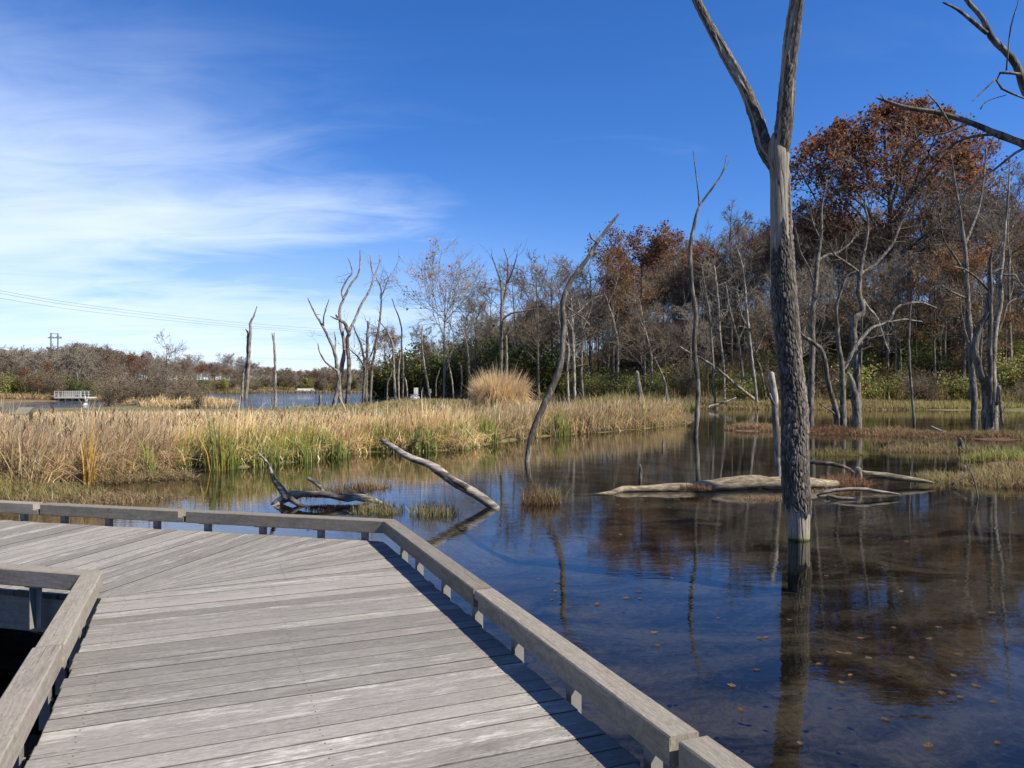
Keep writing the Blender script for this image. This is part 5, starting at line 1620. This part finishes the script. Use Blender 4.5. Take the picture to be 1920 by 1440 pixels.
wr = np.random.default_rng(77)
def hill_spot(dmin, dmax, fmin, fmax):
    """a random place on the hill between two distances from its foot, inside the picture's width"""
    while True:
        y = wr.uniform(58, 160)
        f = wr.uniform(fmin, fmax)
        x = f * y
        d = float(sdist(np.array([x]), np.array([y]), HILL)[0])
        if dmin < d < dmax:
            return x, y, d


# the trees that stand out
def lone(pr, name, label, px, Y, top, H0, rot=0.0, cat='tree', zb=None, wide=1.0):
    """a tree whose foot is at column px and depth Y and whose top reaches row top"""
    x = (px - 960) / F * Y
    z = gz(x, Y) - .05 if zb is None else zb
    h = CAMZ - (top - HZ) / F * Y - z
    s = h / pr.top()
    root = pr.place(name, label, cat, x, Y, z, s, rot, None)
    root.scale = (s * wide, s * wide, s)
    return root


HZONE = [(760, 'at the left end of the woods'), (880, 'behind the spreading pale tree'), (1000, 'behind the tan grass clump'), (1130, 'behind the leaning tree'), (1290, 'left of the thin tall snag'), (1440, 'between thin snag and big forked trunk'), (1540, 'behind the big forked trunk'), (1640, 'behind the zigzag dead tree'), (1760, 'near the great oak'), (1880, 'behind the twisted stems'), (9999, 'at the right edge')]
FZONE = [(60, 'at the left edge'), (180, 'behind the pier'), (300, 'behind the reedy neck'), (420, 'behind the small lone tree'), (495, 'behind the crossing-stem snag'), (600, 'behind the slim lake snag'), (9999, 'behind the antler-limbed tree')]


def zone(x, y, zones):
    px = 960 + F * x / y
    return next(t for k, t in zones if px < k)


pl = []
lone(P_oak[0], 'oak_tree', 'great russet oak towering over the woods at the right', 1668, 92, 212, 14.0, .1, wide=1.0)
lone(P_oak[1], 'oak_tree', 'russet oak with thinner crown right of the great oak', 1792, 96, 262, 12.6, 1.2)
lone(P_oak[1], 'oak_tree', 'rust-red oak above the slim trunks at mid hillside', 1205, 98, 420, 12.8, 2.2, wide=1.15)
lone(P_oak[3], 'oak_tree', 'orange-brown oak right behind the leaning tree', 1150, 92, 480, 12.2, 2.9)
lone(P_oak[2], 'oak_tree', 'red oak peeping out left of the big forked trunk', 1425, 108, 425, 12.6, 4.0)
lone(P_oak[2], 'oak_tree', 'dark red oak right of the thin tall snag', 1325, 106, 455, 12.6, .9)
lone(P_oak[1], 'oak_tree', 'low russet oak between the big forked trunk and great oak', 1535, 95, 375, 12.8, 3.4)
lone(P_syc, 'spreading_tree', 'tall spreading pale tree with few orange leaves left of the tan clump', 833, 106, 462, 15.6, .4, zb=0.02, wide=1.05)
lone(P_oak[3], 'oak_tree', 'small sparse red-orange oak at the left end of the woods', 722, 124, 612, 12.6, 1.9)
lone(P_bare[2], 'bare_tree', 'broad bare tree left of the leaning tree on the hill edge', 1010, 92, 478, 12.0, 1.1)
for px_, Y_, top_, kk, w_, lb_ in ((872, 112, 560, 4, 1.1, 'bare tree just right of the spreading pale tree'), (918, 108, 528, 0, 1.15, 'bare tree rising behind the left side of the tan clump'), (968, 104, 500, 2, 1.15, 'rounded bare tree right of the three-pronged snag'), (1036, 100, 486, 4, 1.15, 'dense bare tree just left of the leaning trunk'), (1072, 97, 500, 0, 1.1, 'bare tree hidden behind the leaning trunk'), (1108, 100, 470, 2, 1.1, 'tall bare tree just right of the leaning trunk'), (1265, 100, 440, 0, 1.1, 'bare tree right of the rust-red oak'), (1480, 98, 400, 4, 1.1, 'bare tree directly behind the big forked trunk'), (1590, 90, 420, 2, 1.1, 'bare tree below the left side of the great oak')):
    lone(P_bare[kk], 'bare_tree', lb_, px_, Y_, top_, 12, px_ * .37, wide=w_)
lone(P_bare[4], 'bare_tree', 'domed bare tree behind the tan grass clump', 892, 104, 560, 12.4, 2.1)
lone(P_bare[0], 'bare_tree', 'bare tree with fine twigs right of the thin tall snag top', 1372, 88, 385, 12.6, 2.7)
lone(P_bare[1], 'bare_tree', 'tall bare tree close beside the great oak', 1745, 88, 300, 13.6, .6)
lone(P_bare[3], 'bare_tree', 'tall pale bare tree at the right edge of the woods', 1895, 80, 300, 13.0, 1.4)
lone(P_bare[2], 'bare_tree', 'wide bare tree filling the gap right of the great oak', 1835, 84, 330, 12.0, 5.2)
lone(P_bare[5], 'bare_tree', 'bronze-leaved tree at the left shoulder of the woods', 790, 118, 610, 12.0, .2)
lone(P_small, 'bare_tree', 'small bare tree standing alone on the reedy neck of land', 312, 72, 620, 8.0, .8, zb=.05, wide=.9)
for a, b in ((1672, 92), (1792, 96), (1205, 98), (1150, 92), (1425, 108), (1010, 92), (1372, 88), (1745, 88), (1895, 80), (1835, 84)):
    pl.append(((a - 960) / F * b, b))

rows = [(2.0, 9, 30, 3.2, 'front'), (8, 26, 88, 2.5, 'slope'), (24, 56, 100, 2.9, 'ridge')]
lab = {('front', 0): 'bare grey tree in the front row', ('slope', 0): 'bare grey-brown tree on the wooded slope', ('ridge', 0): 'bare tree on the woods skyline',
       ('front', 1): 'slim pale tree in the front row', ('slope', 1): 'slim pale tree on the wooded slope', ('ridge', 1): 'slim tree on the woods skyline',
       ('front', 2): 'russet-leaved tree in the front row', ('slope', 2): 'russet-leaved tree on the wooded slope', ('ridge', 2): 'russet-leaved treetop on the woods skyline'}
for dmin, dmax, num, sep_, row in rows:
    got = 0
    tries = 0
    while got < num and tries < 4000:
        tries += 1
        x, y, d = hill_spot(dmin, dmax, -.21, .74)
        if not free(pl, x, y, sep_):
            continue
        pl.append((x, y))
        z = gz(x, y) - .15
        u = wr.uniform()
        if row == 'front':
            k = 1 if u < .4 else 0
        elif row == 'slope':
            k = 1 if u < .16 else (2 if u > .88 else 0)
        else:
            k = 2 if u > .86 else 0
        pr = [P_bare, P_slim, P_oak[1:]][k]
        pr = pr[wr.integers(len(pr))]
        hgt = {'front': wr.uniform(7.5, 11), 'slope': wr.uniform(9, 12.5), 'ridge': wr.uniform(9.5, 13)}[row] * (1 + .12 * (x > 20)) * (.78 if x < -5 else 1)
        pr.place(['bare_tree', 'slim_tree', 'oak_tree'][k], lab[(row, k)] + ' ' + zone(x, y, HZONE), 'tree', x, y, z, hgt * 1.12 / pr.top(), wr.uniform(0, 6.28), 'woods on the hillside, ' + row + ' ' + ['bare', 'slim', 'russet'][k])
        got += 1
# undergrowth on the hillside
spl = []
for num, dmin, dmax, kinds, nm, lb_, gp in ((140, 0.8, 28, S_green, 'green_shrub', 'yellow-green leafy shrub on the slope', 'green shrubs on the hillside'),
                                            (120, 2.0, 46, S_brown, 'brown_shrub', 'brown twiggy shrub on the slope', 'brown shrubs on the hillside')):
    got = 0
    while got < num:
        x, y, d = hill_spot(dmin, dmax, -.19, .72)
        if not free(spl, x, y, 1.5):
            continue
        spl.append((x, y))
        pr = kinds[wr.integers(len(kinds))]
        pr.place(nm, lb_ + ' ' + zone(x, y, HZONE), 'shrub', x, y, gz(x, y) - .1, wr.uniform(.7, 1.25), wr.uniform(0, 6.28), gp)
        got += 1
for px, Y, sc_ in ((705, 128, 1.5), (716, 126, 1.7), (728, 128, 2.0), (741, 124, 2.0), (754, 127, 2.3), (768, 122, 2.2), (783, 125, 2.4), (798, 120, 2.3), (813, 124, 2.5), (829, 117, 2.3), (846, 121, 2.5), (862, 113, 2.3), (880, 116, 2.6), (900, 108, 2.4), (925, 106, 2.4), (955, 102, 2.2), (985, 98, 2.2), (1015, 95, 2.0)):
    x = (px - 960) / F * Y
    S_green[2 if px % 3 else 1].place('green_shrub', 'tall dark green bush at the wood edge ' + zone(x, Y, HZONE), 'shrub', x, Y, max(gz(x, Y), 0) - .1, sc_, px * .7, 'tall dark bushes at the left end of the woods')
# leaf litter and small brush on the slope: too fine to count
rs = np.random.default_rng(501)
n = 90000
y = rs.uniform(60, 150, n); x = rs.uniform(-.2, .74, n) * y
d = sdist(x, y, HILL)
k_ = (d > .5) & (d < 50)
x, y = x[k_], y[k_]
n = len(x)
br = MB()
z = ground_h(x, y)
blades(br, np.stack([x, y, z - .05], -1), rs.uniform(.4, 1.7, n), rs.uniform(.04, .12, n), np.abs(rs.normal(0, .6, n)), rs.uniform(0, 6.28, n), pal(rs, n, [(.20, .14, .08), (.15, .12, .06)]), pal(rs, n, [(.30, .22, .12), (.36, .28, .15), (.26, .25, .08), (.22, .15, .09), (.32, .30, .10)]), 3, None, rs)
tag(br.build('undergrowth', M['leaf']), 'dry brown undergrowth covering the wooded slope', 'undergrowth', kind='stuff')
n = 9000
y = rs.uniform(92, 136, n); x = rs.uniform(-.21, .0, n) * y
d = sdist(x, y, HILL)

# far shore, left -------------------------------------------------------------------
def far_x(px, Y):
    return (px - 960) / F * Y


fpl = []
far_lab = {0: 'bare grey tree in the far woods', 1: 'slim pale-trunked tree in the far woods', 2: 'russet-crowned tree in the far woods'}
num = 0
while num < 290:
    px = wr.uniform(-40, 735)
    left = px < 250
    Y = wr.uniform(112, 150) if left else wr.uniform(176 if px < 480 else 200, 245)
    if 190 <= px < 480 and wr.uniform() < .75:
        Y = wr.uniform(130, 270)
    x = far_x(px, Y)
    if float(sdist(np.array([x]), np.array([Y]), LAKE)[0]) > -2.0 or not free(fpl, x, Y, 2.0):
        continue
    if float(sdist(np.array([x]), np.array([Y]), HILL)[0]) > -1:
        continue
    fpl.append((x, Y))
    u = wr.uniform()
    k = 2 if u > (.93 if left else .82) else (1 if u < .10 else 0)
    pr = [P_far, P_slim, P_oak[1:]][k]
    pr = pr[wr.integers(len(pr))]
    z = gz(x, Y) - .1
    top = np.interp(px, [0, 60, 150, 250, 330, 420, 560, 735], [652, 660, 652, 664, 676, 682, 694, 694]) + wr.normal(4, 7)
    h = np.clip(CAMZ - (top - HZ) / F * Y - z, 3.5, 13)
    r_ = pr.place(['lakeside_tree', 'slim_tree', 'oak_tree'][k], far_lab[k] + ' ' + zone(x, Y, FZONE), 'tree', x, Y, z, h / pr.top(), wr.uniform(0, 6.28), 'far woods across the lake, ' + ['bare', 'slim', 'russet'][k])
    r_.scale = (r_.scale[0] * 1.35, r_.scale[1] * 1.35, r_.scale[2])
    num += 1
for lb_, px, Y, top, wide, kind in (('rusty larch-like tree with white trunk left of the pier', 47, 104, 688, 1.1, 0), ('tallest rusty tree with white trunk by the pale wall', 84, 106, 678, 1.2, 0), ('small rusty tree with white trunk between its two neighbours', 72, 102, 706, 1.0, 0)):
    lone(P_larch[0], 'rusty_tree', lb_, px, Y, top, 10.0, px * .1, wide=wide)
num = 0
fs = []
while num < 95:
    px = wr.uniform(-30, 735)
    left = px < 250
    Y = wr.uniform(103, 118) if left else (wr.uniform(176, 186) if px < 480 else wr.uniform(201, 214))
    if 250 <= px < 370:
        Y = wr.uniform(115, 150)
    x = far_x(px, Y)
    if float(sdist(np.array([x]), np.array([Y]), LAKE)[0]) > -.6 or not free(fs, x, Y, 1.5):
        continue
    if float(sdist(np.array([x]), np.array([Y]), HILL)[0]) > -1:
        continue
    fs.append((x, Y))
    green_ = wr.uniform() < .45
    pr = (S_green if green_ else S_brown)[wr.integers(3)]
    pr.place('green_shrub' if green_ else 'brown_shrub', ('green' if green_ else 'brown') + ' shrub at the foot of the far woods ' + zone(x, Y, FZONE), 'shrub', x, Y, gz(x, Y) - .1, wr.uniform(.6, 1.2), wr.uniform(0, 6.28), 'far shore shrubs, ' + ('green' if green_ else 'brown'))
    num += 1
# bushes on the neck of land
neck = [(205, 74, .9, 1, 'low grey-brown bush at the left end of the reedy neck'), (228, 80, 1.15, 2, 'broad brown arching bush on the reedy neck'), (252, 86, 1.2, 1, 'reddish brown bush on the reedy neck'), (275, 76, 1.0, 2, 'brown bush just left of the small lone tree'), (330, 74, 1.0, 2, 'brown bush just right of the small lone tree'), (350, 82, 1.1, 0, 'dense brown bush at the right end of the reedy neck'), (372, 70, .6, 1, 'low brown bush at the right tip of the reedy neck'), (300, 84, 1.3, 0, 'tall brown thicket behind the small lone tree')]
for px, Y, s, kk, lb_ in neck:
    x = far_x(px, Y)
    S_brown[kk].place('brown_shrub', lb_, 'shrub', x, Y, max(gz(x, Y), 0) - .05, s, px, 'bushes on the reedy neck')
for k, (px, py, rx, ry, n, lb_) in enumerate([(30, 752, 9, 3.0, 2600, 'rusty grass bank below the pale wall'), (450, 738, 28, 3.5, 3600, 'straw-coloured grass strip along the far shore'), (640, 735.5, 22, 3.0, 2000, 'straw grass on the distant shore at the lake end')]):
    c = W(px, py)
    yy = {0: 101, 1: 180, 2: 204}[k]
    patch('grass', lb_, 'grass', far_x(px, yy), yy, rx, ry, n, .8, .14, BUFF if k else RUST, BUFF, 520 + k, .5, 'stuff')

# ------------------------------------------------------------------ made things, far off
M['white'] = mat_flat('white_paint', (.45, .44, .40), .6, .3, 0, .15, 3)
M['pole'] = mat_flat('dark_pole_wood', (.075, .065, .058), .8)
M['wire'] = mat_flat('wire', (.12, .125, .135), .6)
M['slate'] = mat_flat('green_grey_panel', (.17, .17, .12), .6, .3, 0, .4, 9)
# fishing pier
px0, px1, Yp = 112, 172, 100.0
x0, x1 = far_x(px0, Yp), far_x(px1, Yp)
pier = thing('fishing_pier', 'small pale fishing pier with railings on the far left shore', 'pier', (x0, Yp, 0))
Lp = x1 - x0
MB().box((0, -1.2, .32), (Lp, 1.2, .48)).build('deck', M['white'], pier)
for k in range(5):
    MB().box((Lp * (.08 + .21 * k), -1.0, -.5), (Lp * (.08 + .21 * k) + .22, -.75, .32)).build('float', M['white'], pier)
for yy in (-1.15, 1.15):
    for k in range(9):
        xx = Lp * k / 8
        MB().box((xx - .03, yy - .03, .48), (xx + .03, yy + .03, 1.18)).build('railing_post', M['white'] if k < 7 else M['pole'], pier)
    for zz in (.72, .95, 1.18):
        MB().box((-.04, yy - .025, zz), (Lp * .8, yy + .025, zz + .07)).build('railing_bar', M['white'], pier)
xw0, xw1 = far_x(18, 106), far_x(152, 106)
zw = gz((xw0 + xw1) / 2, 106)
wl = thing('low_wall', 'low pale wall running behind the fishing pier', 'wall', (xw0, 106, zw))
nseg = 6
for k in range(nseg):
    a, b = (xw1 - xw0) * k / nseg, (xw1 - xw0) * (k + 1) / nseg
    MB().box((a + .02, -.15, -.3 + .04 * k), (b - .02, .15, .42 + .10 * k)).build('wall_panel', M['white'], wl)
# pylon and wires
Yy = 165.0
def pole_pt(px, py, Y=Yy):
    return at(px, py, Y)


bx = far_x(102, Yy)
gzp = gz(bx, Yy)
pyl = thing('power_pylon', 'dark wooden H-frame power pylon above the far woods', 'pylon', (bx, Yy, gzp))
o_ = np.array([bx, Yy, gzp])
tl_, tr_ = at(95.5, 624, Yy) - o_, at(108.5, 625, Yy) - o_
for q in (tl_, tr_):
    MB().tube([(q[0], 0, -.3), (q[0], 0, q[2])], [.17, .13], 8).build('pole', M['pole'], pyl, smooth=True)
za = at(0, 633.5, Yy)[2] - gzp
MB().box((tl_[0] - .65, -.08, za - .09), (tr_[0] + .85, -.20 + .30, za + .09)).build('crossarm', M['pole'], pyl)
zt_ = tl_[2] - .2
MB().box((tl_[0], -.05, zt_ - .05), (tr_[0], .05, zt_ + .05)).build('crossarm', M['pole'], pyl)
for a, b in (((tl_[0] - .6, za), (tl_[0], zt_ - .4)), ((tr_[0] + .8, za), (tr_[0], zt_ - .4)), ((tl_[0], zt_ - .4), (.5 * (tl_[0] + tr_[0]), za)), ((tr_[0], zt_ - .4), (.5 * (tl_[0] + tr_[0]), za)), ((tl_[0], za - 1.4), (tr_[0], za - 2.6))):
    MB().tube([(a[0], .12, a[1]), (b[0], .12, b[1])], [.05, .05], 5).build('brace', M['pole'], pyl)
wires = [('uppermost power line crossing the sky from the left edge', [(-60, 534, 75), (150, 570, 95), (420, 602, 120), (640, 619, 145), (800, 628, 170)]),
         ('second power line from the top crossing the sky', [(-60, 539, 76), (150, 575, 96), (420, 607, 121), (640, 624, 146), (800, 633, 171)]),
         ('third power line from the top crossing the sky', [(-60, 549, 77), (150, 582, 97), (420, 611, 122), (640, 627, 147), (800, 635, 172)]),
         ('lower power line running right from the pylon', [(109, 634, 165), (200, 652, 180), (330, 664, 200), (480, 671, 225), (640, 675, 250), (760, 676, 270)])]
for lb_, pp in wires:
    pts_ = spline(np.array([at(*p) for p in pp]), 24)
    tag(MB().tube(pts_, np.full(24, .017), 5).build('power_line', M['wire']), lb_, 'power line')
# slanted information board
Ys = 36.0
xs = far_x(42, Ys)
zs = gz(xs, Ys)
sg = thing('information_board', 'small slanted information board on dark legs at the left lakeside', 'sign', (xs, Ys, zs))
zt0 = at(0, 769, Ys)[2] - zs
mb = MB()
mb.add([(-.40, -.22, zt0 - .17), (.26, -.22, zt0 - .17), (.38, .24, zt0 + .13), (-.26, .24, zt0 + .13), (-.40, -.22, zt0 - .21), (.26, -.22, zt0 - .21), (.38, .24, zt0 + .09), (-.26, .24, zt0 + .09)],
       [(0, 1, 2, 3), (7, 6, 5, 4), (0, 4, 5, 1), (1, 5, 6, 2), (2, 6, 7, 3), (3, 7, 4, 0)])
mb.build('panel', M['slate'], sg)
for xx in (-.36, .36):
    MB().box((xx - .04, .0, -.2), (xx + .04, .08, zt0 - .04)).build('leg', M['pole'], sg)
    MB().tube([(xx, -.26, zt0 - .22), (xx + .05, .28, zt0 + .13)], [.035, .035], 6).build('support_arm', M['pole'], sg)
# white boards and a small boat on the shore among slim stems
for lb_, px, py, w, h, tilt in (('white square board leaning among the slim stems by the lake', 780, 734, 8, 14, .25), ('small white board nailed between slim stems right of the first', 806, 733, 5, 8, -.1)):
    Y = 99.0
    c = at(px, py, Y)
    zb = gz(c[0], Y)
    bd = thing('white_board', lb_, 'sign', (c[0], Y, zb), tilt)
    ww, hh_ = w / F * Y, h / F * Y
    MB().box((-ww / 2, -.03, c[2] - zb - hh_ / 2), (ww / 2, .03, c[2] - zb + hh_ / 2)).build('panel', M['white'], bd)
    MB().box((-.06, .031, -.3), (.06, .13, c[2] - zb + hh_ / 2 - .1)).build('post', M['pole'], bd)
Y = 98.0
c = at(777, 747, Y)
zb = max(gz(c[0], Y), 0)
boat = thing('upturned_boat', 'pale upturned boat on the bank below the white board', 'boat', (c[0], Y, zb), .2)
n_, m_ = 13, 9
u = np.linspace(-1, 1, n_)
hv = []
for a in u:
    wd = .55 * (1 - abs(a) ** 2.6) + .02
    for th_ in np.linspace(0, np.pi, m_):
        hv.append((a * .65, -math.cos(th_) * wd, math.sin(th_) * .62 * (1 - .45 * a * a)))
q = [(i * m_ + j, (i + 1) * m_ + j, (i + 1) * m_ + j + 1, i * m_ + j + 1) for i in range(n_ - 1) for j in range(m_ - 1)]
MB().add(hv, q).build('hull', M['white'], boat, smooth=True)
MB().box((-.62, -.025, .60), (.62, .025, .66)).build('keel', M['white'], boat)
# white ramp on the distant shore, post in the lake
Y = 197.0
rp = thing('boat_ramp', 'low white concrete ramp on the distant shore of the lake', 'ramp', (far_x(572, Y), Y, .0))
MB().add([(-2.6, -.8, .05), (2.3, -.8, .05), (2.3, .8, .55), (-2.0, .8, .75), (-2.6, -.8, -.4), (2.3, -.8, -.4), (2.3, .8, -.4), (-2.0, .8, -.4)], [(0, 1, 2, 3), (0, 4, 5, 1), (1, 5, 6, 2), (2, 6, 7, 3), (3, 7, 4, 0)]).build('slab', M['white'], rp)
MB().box((-2.3, .82, -.2), (1.9, .98, .95)).build('back_wall', M['white'], rp)
Y = 80.0
c = at(160, 757, Y)
by = thing('marker_buoy', 'small white marker on a pole in the lake channel at left', 'buoy', (c[0], Y, 0))
MB().tube([(0, 0, -.25), (0, 0, .03), (0, 0, .16), (0, 0, .22)], [.28, .30, .16, .04], 12).build('float', M['white'], by, smooth=True)
MB().tube([(0, 0, .2), (0, 0, .95)], [.05, .05], 8).build('pole', M['white'], by, smooth=True)

# things that share a label and stand in a short row: tell them apart by their place
from collections import defaultdict
same = defaultdict(list)
for o in col.objects:
    if o.parent is None and o.get('group') and o.get('label'):
        same[o['label']].append(o)
ORD = ['leftmost'] + [w + ' from left' for w in 'second third fourth fifth sixth seventh eighth ninth tenth eleventh twelfth thirteenth fourteenth fifteenth sixteenth seventeenth eighteenth nineteenth twentieth'.split()]
for lb_, os_ in same.items():
    if 2 <= len(os_) <= 20 and len(lb_.split()) <= 13:
        os_.sort(key=lambda o: o.location.x / max(o.location.y, .1))
        for k, o in enumerate(os_):
            o['label'] = lb_ + ', ' + (ORD[k] if k < len(os_) - 1 or len(os_) < 2 else 'rightmost')
